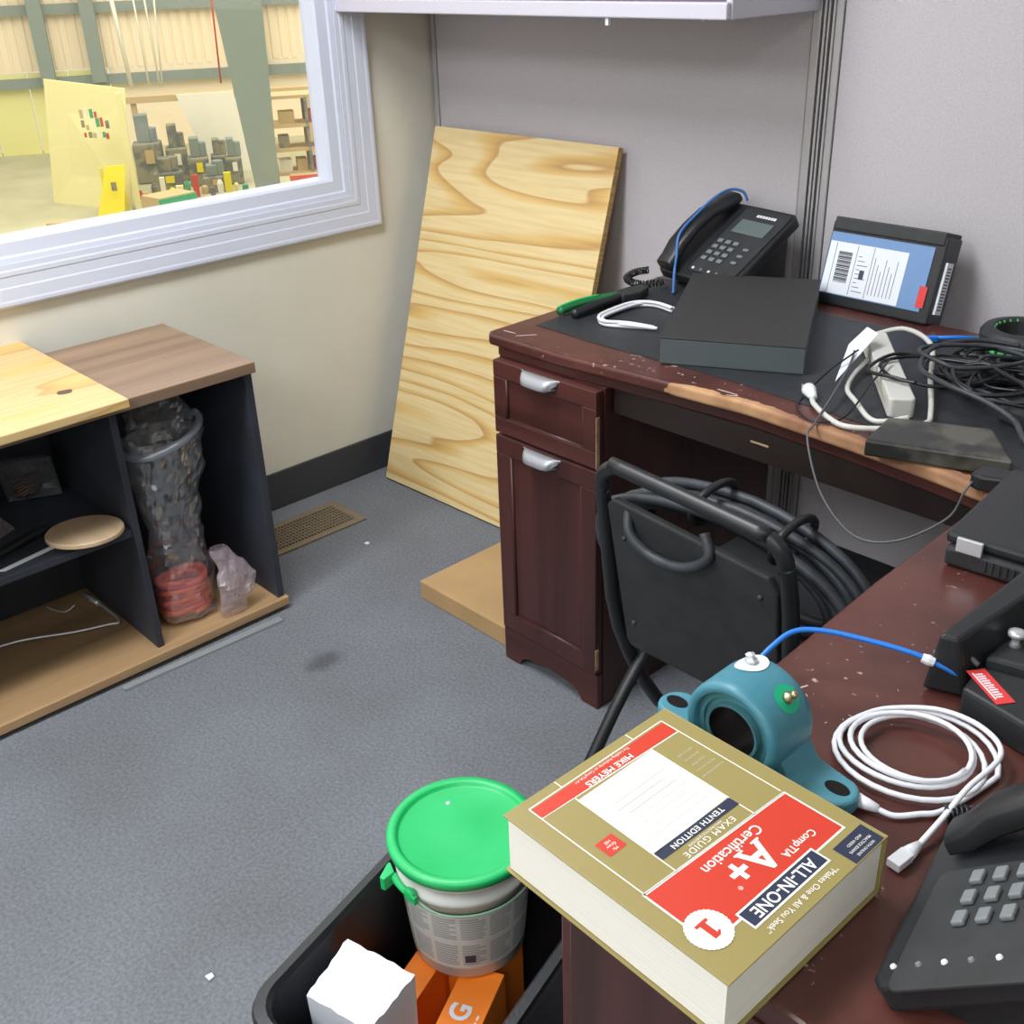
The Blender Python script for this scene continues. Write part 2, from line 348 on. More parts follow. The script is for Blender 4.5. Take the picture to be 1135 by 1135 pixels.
# window: casing, sash, pane
def rect_frame(mb, y0, y1, z0, z1, wd, x0, x1):
    for a, b in (((x0, y0, z0), (x1, y1, z0+wd)), ((x0, y0, z1-wd), (x1, y1, z1)), ((x0, y0, z0+wd), (x1, y0+wd, z1-wd)), ((x0, y1-wd, z0+wd), (x1, y1, z1-wd))): mb.box(a, b)
win = struct(MB().build('window_1', M_trim)); win.location = (0, -1.4, .735)
cs = MB()
# casing profile swept round the opening as mitred bands
def band(mb, prof, y0, y1, z0, z1):
    """prof: (inset from outer rectangle, x height)"""
    rings = [[(x, y0+i, z0+i), (x, y1-i, z0+i), (x, y1-i, z1-i), (x, y0+i, z1-i)] for i, x in prof]
    vs = [p for r_ in rings for p in r_]; fs = []
    for k in range(len(rings)-1):
        for j in range(4): fs.append((k*4+j, k*4+(j+1) % 4, (k+1)*4+(j+1) % 4, (k+1)*4+j))
    mb.add(vs, fs)
band(cs, [(0, 0), (0, .017), (.005, .0195), (.012, .0195), (.016, .018), (.042, .0165), (.045, .0145), (.066, .013), (.069, .0145), (.078, .014), (.082, .012), (.094, .011), (.094, -.005)], wy0-.094, -.223, .740, 2.15)
cs.build('window_casing', M_trim, win)
sh_ = MB(); band(sh_, [(0, .006), (.004, .008), (.016, .006), (.020, .001), (.048, -.002), (.054, -.010), (.056, -.060), (0, -.060), (0, .006)], wy0, wy1, wz0, wz1)
sh_.build('window_sash', M_trim, win)
boxo('window_pane', (-.052, wy0+.052, wz0+.052), (-.048, wy1-.052, wz1-.052), M_glass, win)
# cubicle partitions in front of the back wall
def partition(name, x0, x1, label):
    t = thing(name, ((x0+x1)/2, .025, 0), label, 'partition')
    boxo('fabric_panel', (x0+.018, .002, .09), (x1-.018, .046, 1.68), M_fabric, t, bevel=.004)
    f = MB(); f.box((x0, .0, .01), (x0+.016, .05, 1.7)); f.box((x1-.016, 0, .01), (x1, .05, 1.7)); f.box((x0+.016, 0, 1.68), (x1-.016, .05, 1.7)); 
    f.build('panel_frame', M_pframe, t, bevel=.002)
    boxo('base_raceway', (x0+.016, 0, .01), (x1-.016, .05, .088), M_gap, t)
partition('partition_panel', .01, 1.236, 'grey fabric partition panel in the corner beside the window, behind the leaning plywood')
partition('partition_panel', 1.272, 2.492, 'grey fabric partition panel right of the striped metal seam, behind the box with the shipping label')
partition('partition_panel', 2.50, 3.72, 'grey fabric partition panel past the right edge of the desk')
t = thing('partition_connector', (1.254, .02, 0), 'striped metal upright joining the two fabric panels', 'connector')
c = MB(); 
for a, b in ((1.2365, 1.241), (1.247, 1.252), (1.2565, 1.2605), (1.267, 1.2715)): c.box((a, -.003, 0), (b, .05, 1.7))
c.build('metal_rail', M_pframe, t)
boxo('slot_strip', (1.2368, .004, 0), (1.2713, .05, 1.698), M_gap, t)
# overhead shelf
t = thing('overhead_shelf', (.625, -.155, 1.294), 'lilac-white metal overhead shelf hung on the partition above the plywood', 'shelf')
boxo('shelf_floor', (.018, -.295, 1.30), (1.222, -.004, 1.312), M_cabin, t)
boxo('front_lip', (.004, -.311, 1.294), (1.236, -.297, 1.324), M_cabinet, t, bevel=.003)
boxo('end_panel', (1.223, -.297, 1.294), (1.238, -.003, 1.68), M_cabinet, t, bevel=.003)
boxo('end_panel', (.004, -.297, 1.294), (.017, -.003, 1.68), M_cabinet, t, bevel=.003)
boxo('back_sheet', (.018, -.006, 1.313), (1.222, -.002, 1.68), M_cabin, t)
boxo('top_sheet', (.004, -.31, 1.681), (1.238, -.003, 1.694), M_cabinet, t)
boxo('clip', (.935, -.306, 1.280), (.943, -.298, 1.296), M_white, t)
boxo('clip', (1.018, -.10, 1.276), (1.026, -.09, 1.294), M_white, t)
# ceiling troffers around the two lamps
for (x, y, lb) in ((1.0, -1.55, 'white recessed ceiling light over the carpet by the window'), (1.2, -3.6, 'white recessed ceiling light at the rear near the window wall'), (3.3, -3.3, 'white recessed ceiling light at the rear far from the window')):
    t = thing('ceiling_light', (x, y, 2.57), lb, 'light')
    f = MB(); 
    for a, b in (((x-.34, y-.64, 2.575), (x+.34, y-.61, 2.6)), ((x-.34, y+.61, 2.575), (x+.34, y+.64, 2.6)), ((x-.34, y-.61, 2.575), (x-.31, y+.61, 2.6)), ((x+.31, y-.61, 2.575), (x+.34, y+.61, 2.6))): f.box(a, b)
    f.build('light_frame', M_cabinet, t)
    boxo('diffuser', (x-.31, y-.61, 2.585), (x+.31, y+.61, 2.595), mat('diffuser_%d' % int(x*10), '#ffffff', .5, emit='#f4f8ff', estr=2.0), t)
# floor register
v = thing('floor_vent', (.17, -.7, 0), 'beige metal floor vent with a slotted grille by the baseboard', 'vent')
vx0, vx1, vy0, vy1 = .09, .25, -.87, -.54
f = MB(); f.box((vx0, vy0, .0), (vx1, vy0+.022, .006)); f.box((vx0, vy1-.022, 0), (vx1, vy1, .006)); f.box((vx0, vy0+.022, 0), (vx0+.022, vy1-.022, .006)); f.box((vx1-.022, vy0+.022, 0), (vx1, vy1-.022, .006))
f.build('vent_frame', M_vent, v, bevel=.002)
g = MB()
for k in range(28):
    y = vy0+.026+k*(vy1-vy0-.052)/27
    g.box((vx0+.022, y-.0018, .001), (vx1-.022, y+.0018, .005))
for k in range(1, 8):
    x = vx0+.022+k*(vx1-vx0-.044)/8; g.box((x-.0022, vy0+.022, .001), (x+.0022, vy1-.022, .0055))
g.build('vent_grille', M_vent, v)
boxo('vent_shadow_pan', (vx0+.02, vy0+.02, .0003), (vx1-.02, vy1-.02, .001), mat('duct_shade', '#2c2620', .8), v)  # dark sheet under the slots paints the shade down in the duct
# ================================================================ LEANING PLYWOOD
p0 = Vector((.076, -.338, .002)); p1 = Vector((.742, -.318, .002)); q0 = Vector((.022, -.052, .990)); 
ux = (p1-p0).normalized(); uz = (q0-p0); uz = (uz-ux*uz.dot(ux)); hgt = uz.length; 
T = frameT(p0, ux, uz)
pl = thing('plywood_board', p0, 'tall yellow pine plywood board with wavy grain leaning on the partition in the corner', 'board')
pl.matrix_world = T
# shear a little: left edge leans left as seen
b = MB(); b.cur = 0
wd = .665
b.box((0, 0, .004), (wd, .018, hgt))
o = b.build('plywood_face', [M_ply], pl, local=True, bevel=.001)
e = MB(); e.box((wd, .0005, .0045), (wd+.0008, .0175, hgt-.0005)); e.build('plywood_edge', M_plyedge, pl, local=True)
# flat cardboard box under the desk side
cb = thing('flat_cardboard_box', (.85, -.55, 0), 'flat brown cardboard box lying on the carpet between plywood and desk', 'box')
b = MB(); b.box((.69, -.70, 0), (1.012, -.42, .05)); b.build('carton', M_card, cb, bevel=.003)
# ================================================================ STORAGE SHELF (left)
s = thing('storage_shelf', (.28, -1.5, 0), 'low walnut-topped open shelf unit with dark panels under the window', 'shelf')
sx0, sx1, sy1, sy0 = .07, .492, -.952, -2.25
boxo('top_board', (sx0, sy0, .612), (sx1, sy1, .637), M_walnut, s, bevel=.002)
boxo('bottom_board', (sx0+.01, sy0, .012), (sx1, sy1, .034), M_walnut_in, s, bevel=.002)
boxo('side_panel', (sx0+.012, sy1-.024, .035), (sx1-.012, sy1-.006, .611), M_slate, s, bevel=.001)
boxo('side_panel', (sx0+.012, sy0+.006, .035), (sx1-.012, sy0+.024, .611), M_slate, s, bevel=.001)
boxo('divider', (sx0+.012, -1.287, .035), (sx1-.025, -1.271, .611), M_slate, s, bevel=.001)
boxo('back_panel', (sx0, sy0+.006, .035), (sx0+.010, sy1-.006, .611), M_slate, s)
boxo('middle_shelf', (sx0+.012, sy0+.025, .322), (sx1-.03, -1.288, .338), M_slate, s, bevel=.001)
k = MB(); k.smooth = True
for (y, z) in ((-1.268, .09), (-1.268, .16)): k = MB(); k.lathe([(.005, 0), (.004, .003)], 10, frameT((.40, y, z), (1, 0, 0), (0, 1, 0))); k.build('dowel_cap', M_white, s)
f = MB()
for y in (-1.1, -1.6, -2.1): MB().lathe([(.012, 0), (.012, .012)], 12, TT((.42, y, 0)) ).build('foot', M_black, s)
tag(boxo('plywood_offcut', (.0, -1.98, .6375), (.543, -1.268, .656), M_plyflat, None, .002), 'yellow plywood offcut with a dark knot lying on the shelf unit top', 'board')
po_ = bpy.data.objects['plywood_offcut']; MB().prism([(.407+.013*math.cos(R(30*k))*(1+.2*math.sin(k*2)), -1.34+.016*math.sin(R(30*k)), ) for k in range(12)], .6561, .6566).build('dark_knot', mat('knot_brown', '#5c4636', .6), po_)
# aluminium strip on the floor before the shelf
tag(MB().prism([(.503, -1.40), (.520, -1.40), (.533, -1.0), (.512, -1.0)], .0005, .006).build('metal_strip', M_alu), 'long pale metal strip on the carpet along the shelf front', 'strip')
# round wooden disc
tag(MB().lathe([(.078, 0), (.08, .002), (.08, .009), (.078, .011)], 48, frameT((.425, -1.372, .348), (1, 0, .02), (-.05, .05, 1))).build('wooden_disc', M_discw, smooth=False), 'pale round wooden disc sticking out over the middle shelf edge', 'disc')
# crumpled film helper
def film(mb, rings, n=30, amp=.012, fq=22, seed=0, lip=None, cap=False):
    """rings: (cx,cy,z,rx,ry); organic crumpled sleeve"""
    vs = []; fs = []; mb.smooth = False
    for i, (cx, cy, z, rx, ry) in enumerate(rings):
        for k in range(n):
            a = 2*math.pi*k/n; p = Vector((cx+rx*math.cos(a), cy+ry*math.sin(a), z))
            d = noise.noise(p*fq+Vector((seed, 3, 7)))*amp*1.6+noise.noise(p*fq*2.6+Vector((5, seed, 1)))*amp*.8
            q = Vector((math.cos(a), math.sin(a), 0))*d; q.z = noise.noise(p*fq+Vector((9, 2, seed)))*amp*.8
            vs.append(p+q)
    for i in range(len(rings)-1):
        for k in range(n): k2 = (k+1) % n; fs.append((i*n+k, i*n+k2, (i+1)*n+k2, (i+1)*n+k))
    if cap: fs.append(tuple(range(n-1, -1, -1)))
    mb.add(vs, fs)
def lerp_rings(keys, n):
    out = []
    for i in range(len(keys)-1):
        for k in range(n):
            t = k/n; out.append(tuple(a*(1-t)+b*t for a, b in zip(keys[i], keys[i+1])))
    out.append(keys[-1]); return out
bag = thing('plastic_bag', (.38, -1.17, .035), 'tall crumpled clear plastic bag standing in the right bay of the shelf unit', 'bag')
b = MB(); film(b, lerp_rings([(.385, -1.165, .046, .05, .07), (.385, -1.165, .10, .058, .078), (.388, -1.165, .20, .052, .072), (.39, -1.16, .27, .040, .055), (.39, -1.155, .36, .050, .074), (.39, -1.152, .46, .058, .090), (.39, -1.15, .50, .058, .090)], 6), 48, .010, 17, 1, cap=True)
b.build('bag_film', M_bag, bag)
b = MB(); film(b, lerp_rings([(.372, -1.145, .50, .056, .080), (.35, -1.14, .54, .052, .070), (.33, -1.135, .572, .035, .05)], 4), 48, .012, 16, 4)
b.build('bag_mouth', M_bag, bag)
pts = [(.39+.06*math.cos(a), -1.15+.092*math.sin(a), .498+.022*math.sin(a)-.012*math.cos(a)) for a in [R(-100+200*k/24) for k in range(25)]]
MB().tube(pts, .009, 8).build('bag_lip', M_baglip, bag, smooth=True)
pk = MB(); film(pk, lerp_rings([(.462, -1.085, .037, .012, .034), (.466, -1.075, .08, .020, .044), (.460, -1.062, .12, .018, .050), (.445, -1.068, .16, .014, .034), (.43, -1.085, .20, .006, .014)], 4), 30, .008, 22, 8)
pk.build('bag_tail', M_bagpink, bag)
co = MB(); co.smooth = True
pts = []
for k in range(7*28):
    a = 2*math.pi*k/28; r_ = .043+.004*math.sin(k*.11); pts.append((.385+r_*.9*math.cos(a), -1.165+(r_+.012)*math.sin(a), .058+.0125*k/28+.003*math.sin(a*2+k*.02)))
co.tube(pts, .0075, 8)
tag(co.build('orange_hose_coil', M_orrope), 'bright orange-red hose coiled inside the clear plastic bag', 'hose')
# small bags on the mid shelf
def pouch(name, c, sx, sy, sz, seed, m_, label, tilt=0, rz=0):
    T = TT(c) @ Matrix.Rotation(rz, 4, 'Z') @ Matrix.Rotation(tilt, 4, 'Y'); b = MB(); n = 16; vs = []; fs = []
    for i in range(n+1):
        for j in range(n+1):
            u, v_ = i/n*2-1, j/n*2-1
            e = (1-u**4)*(1-v_**4); 
            for sgn in (0,):
                z = 0
            vs.append((u*sx, v_*sy, 0)); 
    top = [Vector((x, y, max(.0, sz*((1-(x/sx)**4)*(1-(y/sy)**4))**.6+noise.noise(Vector((x*40, y*40, seed)))*.012*((1-(x/sx)**4)*(1-(y/sy)**4))))) for x, y, z in vs]
    bot = [Vector((x, y, -.0005)) for x, y, z in vs]
    for i in range(n):
        for j in range(n):
            a = i*(n+1)+j; fs.append((a, a+n+1, a+n+2, a+1)); 
    o_ = len(vs); fs += [tuple(q+o_ for q in reversed(f_)) for f_ in list(fs)]
    b.add([T @ p for p in top]+[T @ p for p in bot], fs)
    return tag(b.build(name, m_), label, 'bag')
pouch('parts_bag', (.19, -1.385, .405), .068, .058, .030, 3, M_bag, 'small clear bag of dark parts propped up on the middle shelf', R(-62), R(-25))
w_ = MB()
for k in range(9):
    a = k*.7; w_.tube(spline([(.165+.012*math.cos(a+j), -1.385+.030*math.sin(a+j*1.3), .365+.012*j) for j in range(5)], 5), .0035, 6)
tag(w_.build('metal_fitting_bundle', mat('dull_brown_metal', '#5b4a40', .4, metal=.4), smooth=True), 'dull brown metal parts packed in the small clear bag', 'hardware')
pouch('white_bag', (.235, -1.53, .3385), .06, .045, .045, 11, M_bagpink, 'crumpled milky plastic bag at the left end of the middle shelf', 0, .5)
kb = thing('jab_saw', (.35, -1.47, .3385), 'black-handled saw blade lying at the front of the middle shelf', 'saw')
MB().prism([(.395, -1.60), (.418, -1.60), (.355, -1.418), (.335, -1.422)], .350, .362).build('saw_handle', M_black, kb, bevel=.004)
MB().prism([(.43, -1.56), (.440, -1.55), (.405, -1.37), (.392, -1.372)], .3385, .3405).build('saw_blade', M_white, kb)
# bent rod on the bottom board
rd = thing('bent_metal_rod', (.2, -1.42, .035), 'thin bent metal rod with a sleeve lying on the bottom board', 'rod')
MB().tube(spline([(.14, -1.31, .05), (.235, -1.302, .046), (.305, -1.302, .042), (.298, -1.33, .042), (.27, -1.40, .042), (.225, -1.48, .042), (.205, -1.54, .042), (.19, -1.66, .042)], 8), .0032, 8).build('rod', M_chrome, rd, smooth=True)
MB().tube([(.135, -1.31, .05), (.175, -1.307, .048), (.20, -1.305, .0475)], .0065, 10).build('sleeve', M_chrome, rd, smooth=True)
tag(MB().tube(spline([(.12, -1.40, .045), (.16, -1.375, .0375), (.17, -1.35, .05)], 8), .002, 6).build('wire_hook', M_chrome, smooth=True), 'tiny wire hook standing behind the bent rod on the bottom board', 'hook')
tag(boxo('card_scrap', (.33, -1.80, .0345), (.40, -1.63, .05), M_card, None, .001), 'cardboard scrap at the left end of the bottom board', 'cardboard')
tag(boxo('masking_tape_roll_end', (.16, -1.66, .0345), (.20, -1.55, .052), mat('amber_tape', '#a08c5c', .4), None, .006), 'short amber plastic piece next to the bent rod', 'plastic piece')
# ================================================================ DESK
dk = thing('corner_desk', (1.0, -.70, 0), 'dark cherry L-shaped corner desk with a worn chipped front edge', 'desk')
dx0, dyf = .997, -.722
top = MB()
# L outline with a slightly hollow front edge
outline = [(dx0, -.115), (dx0, dyf+.012), (dx0+.012, dyf), (1.20, -.722), (1.38, -.706), (1.60, -.690), (1.80, -.704), (1.95, -.722), (2.018, -.735), (2.031, -.78), (2.034, -1.05), (2.046, -1.28), (2.052, -1.60), (2.062, -1.612), (2.70, -1.612), (2.70, -.115)]
top.prism(outline, .7315, .755)
o = top.build('desktop', M_desk, dk, bevel=.006, seg=3)
MB().prism([(x+(.008 if i in (0, 1, 2) else 0)+( -.0 ), y) for i, (x, y) in enumerate([(1.01, -.12), (1.01, -.705), (1.015, -.71), (1.20, -.71), (1.38, -.694), (1.60, -.678), (1.80, -.692), (1.95, -.71), (2.03, -.72), (2.045, -.79), (2.048, -1.05), (2.058, -1.28), (2.064, -1.60), (2.69, -1.60), (2.69, -.12)])], .712, .7312).build('underframe', M_cherry_x, dk)
MB().prism([(1.045, -.625), (1.20, -.632), (1.50, -.625), (1.78, -.645), (2.30, -.665), (2.30, -.20), (1.00, -.20), (1.0, -.30)][:7]+[(1.018, -.215)], .7552, .7562).build('leather_inset', M_inset, dk)
# light scratches at the corner
sc_ = MB()
for (x, y, L_, a) in ((1.035, -.690, .03, .1), (1.075, -.683, .04, .9), (1.545, -.672, .04, .0), (1.56, -.68, .02, .5)):
    T = TT((x, y, .7553)) @ Matrix.Rotation(a, 4, 'Z'); sc_.box((-L_/2, -.0015, 0), (L_/2, .0015, .0003), T)
random.seed(3)
for k in range(34):
    x = random.uniform(2.06, 2.20); y = random.uniform(-1.32, -.85); a = random.uniform(0, 3)
    T = TT((x, y, .7552)) @ Matrix.Rotation(a, 4, 'Z'); l = random.uniform(.0005, .0022); sc_.box((-l, -.0004, 0), (l, .0004, .0002), T)
for (x, y, l, a) in ((2.075, -1.295, .007, .4), (2.09, -1.28, .006, 1.2), (2.083, -1.315, .005, 2.2), (2.10, -1.30, .010, -.9), (2.115, -1.345, .008, .8), (2.13, -1.36, .006, .3), (2.105, -1.33, .004, 1.)):
    T = TT((x, y, .7552)) @ Matrix.Rotation(a, 4, 'Z'); sc_.box((-l*.8, -.0010, 0), (l*.8, .0010, .0003), T)
sc_.build('scratches', mat('scratch_white', '#b9a398', .8), dk)['kind'] = 'stuff'
# pedestal
px0, px1, pyf, pyb = 1.026, 1.306, -.712, -.16
boxo('pedestal_body', (px0, pyf+.002, .06), (px1, pyb, .711), M_cherry_z, dk)
ft = MB()
# bracket foot front with an arch
arch = [(px0, 0), (px0+.045, 0), (px0+.055, .018), (px0+.075, .027), (px0+.14, .035), (px1-.075, .027), (px1-.055, .018), (px1-.045, 0), (px1, 0), (px1, .085), (px0, .085)]
T = Matrix(((1, 0, 0, 0), (0, 0, -1, pyf-.0), (0, 1, 0, 0), (0, 0, 0, 1)))
ft.prism(arch, 0, .016, T); ft.build('bracket_foot', M_cherry_x, dk, bevel=.002)
ft = MB(); ft.box((px0, pyf+.002, 0), (px0+.016, pyb, .0595)); ft.box((px1-.016, pyf+.002, 0), (px1, pyb, .0595)); ft.build('side_skirt', M_cherry_z, dk)
def front(x0, x1, z0, z1, y, name, mm, handle_z, stile=.034):
    f = MB(); f.box((x0, y-.014, z0), (x1, y-.0005, z1))
    o_ = MB(); 
    # raised rails round a recessed field
    fr = MB(); yo = y-.020
    fr.box((x0, yo, z0), (x1, y-.014, z0+stile)); fr.box((x0, yo, z1-stile), (x1, y-.014, z1)); fr.box((x0, yo, z0+stile), (x0+stile, y-.014, z1-stile)); fr.box((x1-stile, yo, z0+stile), (x1, y-.014, z1-stile))
    a = f.build(name, mm, dk, bevel=.0015)
    fr.build('front_rails', mm, a, bevel=.002)
    md = MB(); s_ = stile
    for A, Bq in (((x0+s_, z0+s_), (x1-s_, z0+s_)), ((x1-s_, z0+s_), (x1-s_, z1-s_)), ((x1-s_, z1-s_), (x0+s_, z1-s_)), ((x0+s_, z1-s_), (x0+s_, z0+s_))):
        md.tube([(A[0], y-.0155, A[1]), (Bq[0], y-.0155, Bq[1])], .0035, 8)
    md.build('moulding', mm, a, smooth=True)
    # cup pull
    hx = (x0+x1)/2-.005; hh = MB(); hh.smooth = True; n = 14; vs = []; fs = []
    for i in range(n+1):
        u = -1+2*i/n; wv = .052*u; dp = .024*(1-abs(u)**5)**.6+.002
        for j, (dy, dz) in enumerate(((0, .012), (-.25, .0135), (-.62, .010), (-.9, .002), (-1, -.010), (-.97, -.0125), (-.86, -.004), (-.55, .004), (0, .006))):
            vs.append((hx+wv*(1-.42*(j/8 if j < 6 else (8-j)/8*.6+.2)), yo-.0003+dy*dp, handle_z+.007+dz*.85))
    m9 = 9
    for i in range(n):
        for j in range(m9-1): fs.append((i*m9+j, (i+1)*m9+j, (i+1)*m9+j+1, i*m9+j+1))
    fs.append(tuple(range(m9))); fs.append(tuple(n*m9+j for j in range(m9-1, -1, -1)))
    hh.add(vs, fs); hh.build('cup_handle', mat('satin_nickel_pull', '#a4a6ab', .4, metal=.5), a)
    return a
front(px0+.002, px1-.002, .556, .709, pyf, 'drawer', M_cherry_x, .690)
front(px0+.002, px1-.002, .088, .550, pyf, 'door', M_cherry_z, .528, .040)
ch = MB()
for (z0, z1) in ((.556, .66), (.50, .545), (.10, .15)): ch = MB(); ch.box((px1-.0018, pyf-.0206, z0), (px1-.0004, pyf-.012, z1)); ch.build('edge_chip', M_tan, dk)
# keyboard-tray apron in the knee hole
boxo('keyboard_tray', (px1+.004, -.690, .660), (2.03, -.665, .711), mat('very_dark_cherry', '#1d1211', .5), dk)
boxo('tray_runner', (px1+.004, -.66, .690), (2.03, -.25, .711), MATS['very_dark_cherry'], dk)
boxo('tray_pull', (1.61, -.6915, .690), (1.645, -.6902, .693), M_tan, dk)
# return pedestal (near end)
qx0, qy0 = 2.072, -1.603
boxo('pedestal_body', (qx0, qy0, .02), (2.52, -1.16, .711), M_cherry_z, dk, bevel=.002)
for z0, z1 in ((.50, .66), (.30, .495), (.05, .295)): boxo('drawer', (qx0-.014, qy0+.004, z0), (qx0-.0005, -1.17, z1), M_cherry_x, dk, bevel=.002)
boxo('corner_leg', (2.62, -.30, 0), (2.68, -.16, .711), M_cherry_z, dk)
boxo('back_support_panel', (2.40, -.16, .0), (2.60, -.14, .711), M_cherry_z, dk)
boxo('plinth', (qx0+.02, qy0+.02, 0), (2.50, -1.18, .0195), M_black, dk)
# ================================================================ FOLDING CHAIR
fc = thing('folding_chair', (1.70, -.85, 0), 'black metal folding chair with a hard black back pushed under the desk', 'chair')
cyT, cyB = -.965, -.905      # leaning back: top nearer camera
def cpt(x, z): return (x, cyT+(cyB-cyT)*(.70-z)/.35, z)
cl, cr_ = 1.524, 1.868
arc = []
for p in [(cl, .20), (cl, .40), (cl, .58), (cl+.004, .670)]: arc.append(cpt(*p))
r_ = .045
for k in range(0, 7): a = R(180-90*k/6); arc.append(cpt(cl+.006+r_+r_*math.cos(a), .683+r_*.95*math.sin(a)))
for k in range(0, 7): a = R(90-90*k/6); arc.append(cpt(cr_-.006-r_+r_*math.cos(a), .665+r_*.95*math.sin(a)))
for p in [(cr_-.004, .655), (cr_, .58), (cr_, .40), (cr_, .20)]: arc.append(cpt(*p))
arc = [(arc[0][0], -.62, .0)]+[(cl, -.80, .18)]+arc[1:-1]+[(cr_, -.80, .18), (cr_, -.62, .0)]
arc = spline([Vector(p) for p in arc], 3)
MB().tube(arc, .0125, 12).build('back_frame', M_black, fc, smooth=True)
bp_ = MB(); pv = []
n = 14
def bpoly(x, z, dy): q = cpt(x, z); return (q[0], q[1]+dy, q[2])
pan = [(cl+.022, .385), (cl+.03, .372), (cr_-.03, .372), (cr_-.022, .385), (cr_-.016, .615), (cr_-.03, .640), (cl+.03, .668), (cl+.016, .655)]
vs = [bpoly(x, z, -.008) for x, z in pan]+[bpoly(x, z, .008) for x, z in pan]; k8 = len(pan)
bp_.add(vs, [tuple(range(k8)), tuple(range(2*k8-1, k8-1, -1))]+[(i, i+k8, (i+1) % k8+k8, (i+1) % k8) for i in range(k8)])
bp_.build('back_panel', M_blackm, fc, bevel=.004)
rv = MB(); rv.smooth = True
for x, z in ((cl+.045, .60), (cl+.045, .43), (cr_-.045, .60), (cr_-.045, .43)): rv = MB(); rv.smooth = True; rv.lathe([(.005, 0), (.004, .003), (.001, .004)], 10, frameT(bpoly(x, z, -.0079), (1, 0, 0), (0, -1, .1))); rv.build('rivet', M_rubber, fc)
st = MB(); st.prism(rrect(1.696, -.665, .33, .33, .04), .425, .448); st.build('seat', M_blackm, fc, bevel=.006)
for sx in (cl+.02, cr_-.02):
    MB().tube(spline([(sx, -.62, .42), (sx, -.85, .34), (sx-.004*(1 if sx < 1.7 else -1), -1.02, .14), (sx-.006, -1.10, .008)], 6), .0115, 10).build('rear_leg', M_black, fc, smooth=True)
MB().tube([(cl+.02, -1.055, .08), (cr_-.02, -1.055, .08)], .007, 8).build('crossbar', M_black, fc, smooth=True)
MB().tube([(cl, -.72, .09), (cr_, -.72, .09)], .007, 8).build('crossbar', M_black, fc, smooth=True)
for sx in (cl, cr_): MB().tube([(sx, -.90, .40), (sx+.012*(1 if sx == cl else -1), -.78, .434), (sx+.012*(1 if sx == cl else -1), -.64, .434)], .009, 8).build('seat_bracket', M_black, fc, smooth=True)
# thick hose coil hung behind the chair back
hc = thing('hose_coil', (1.71, -.84, .45), 'thick black cable coiled and tied, slung behind the folding chair back', 'cable')
hs = MB(); hs.smooth = True; random.seed(11)
loops = []
for li in range(9):
    cx = 1.702+random.uniform(-.008, .008); cz = .560+random.uniform(-.006, .006)
    ax = .218-.014*(li % 4)+random.uniform(-.004, .004); az = .098-.009*(li % 4)+random.uniform(-.003, .003)
    dy = -.885+.014*li*.75; ph = random.uniform(0, 6)
    pts = []
    for k in range(40):
        a = 2*math.pi*k/40; sag = .03*math.cos(a); 
        sq = 1.0
        c_, s_ = math.cos(a), math.sin(a); c2 = math.copysign(abs(c_)**.8, c_); s2 = math.copysign(abs(s_)**.8, s_)
        pts.append((cx+ax*c2*(1.06 if c_ < 0 else 1), dy+.010*math.sin(a+ph)+.012*c_, cz+az*s2-.030*(c_ if c_ > 0 else 0)))
    hs.tube(pts, .0088, 8, closed=True)
hs.build('hose_loops', M_rubber, hc)
for (x, z) in ((1.655, .652), (1.80, .640)):
    tz = MB(); tz.smooth = True; pts = [(x+.004*math.sin(a), -.845+.055*math.cos(a), z+.030*math.sin(a)) for a in [2*math.pi*k/20 for k in range(20)]]
    tz.tube(pts, .007, 8, closed=True); tz.build('tie', M_black, hc)
tag(MB().tube(spline([cpt(cl+.055, .655), Vector(cpt(cl+.07, .625))+Vector((0, -.02, 0)), Vector(cpt(cl+.11, .600))+Vector((0, -.022, 0)), Vector(cpt(cl+.17, .603))+Vector((0, -.022, 0)), Vector(cpt(cl+.215, .635))+Vector((0, -.014, 0)), cpt(cl+.20, .668)], 8), .0085, 8).build('cable_loop', M_rubber, smooth=True), 'black cable loop drooping over the front of the chair back', 'cable')
# ================================================================ BOOK
bk = thing('exam_guide_book', (2.056, -1.660, .7565), 'thick gold and red certification exam guide lying on the near desk corner', 'book')
bk.rotation_euler = (0, 0, R(-1.2))
BL, BW, BT = .222, .194, .0585
mb = MB(); mb.box((.003, .003, .0022), (BL-.003, BW-.001, BT-.0022))
mb.build('page_block', M_pages_s, bk, local=True)
boxo_l = lambda n_, a, b_, m_: MB().box(a, b_).build(n_, m_, bk, local=True, bevel=.0004)
boxo_l('back_cover', (0, 0, 0), (BL, BW, .0014), M_gold)
fcv = boxo_l('front_cover', (0, 0, BT-.0014), (BL, BW, BT), M_gold)
boxo_l('spine', (0, BW, 0), (BL, BW+.0014, BT), M_gold)
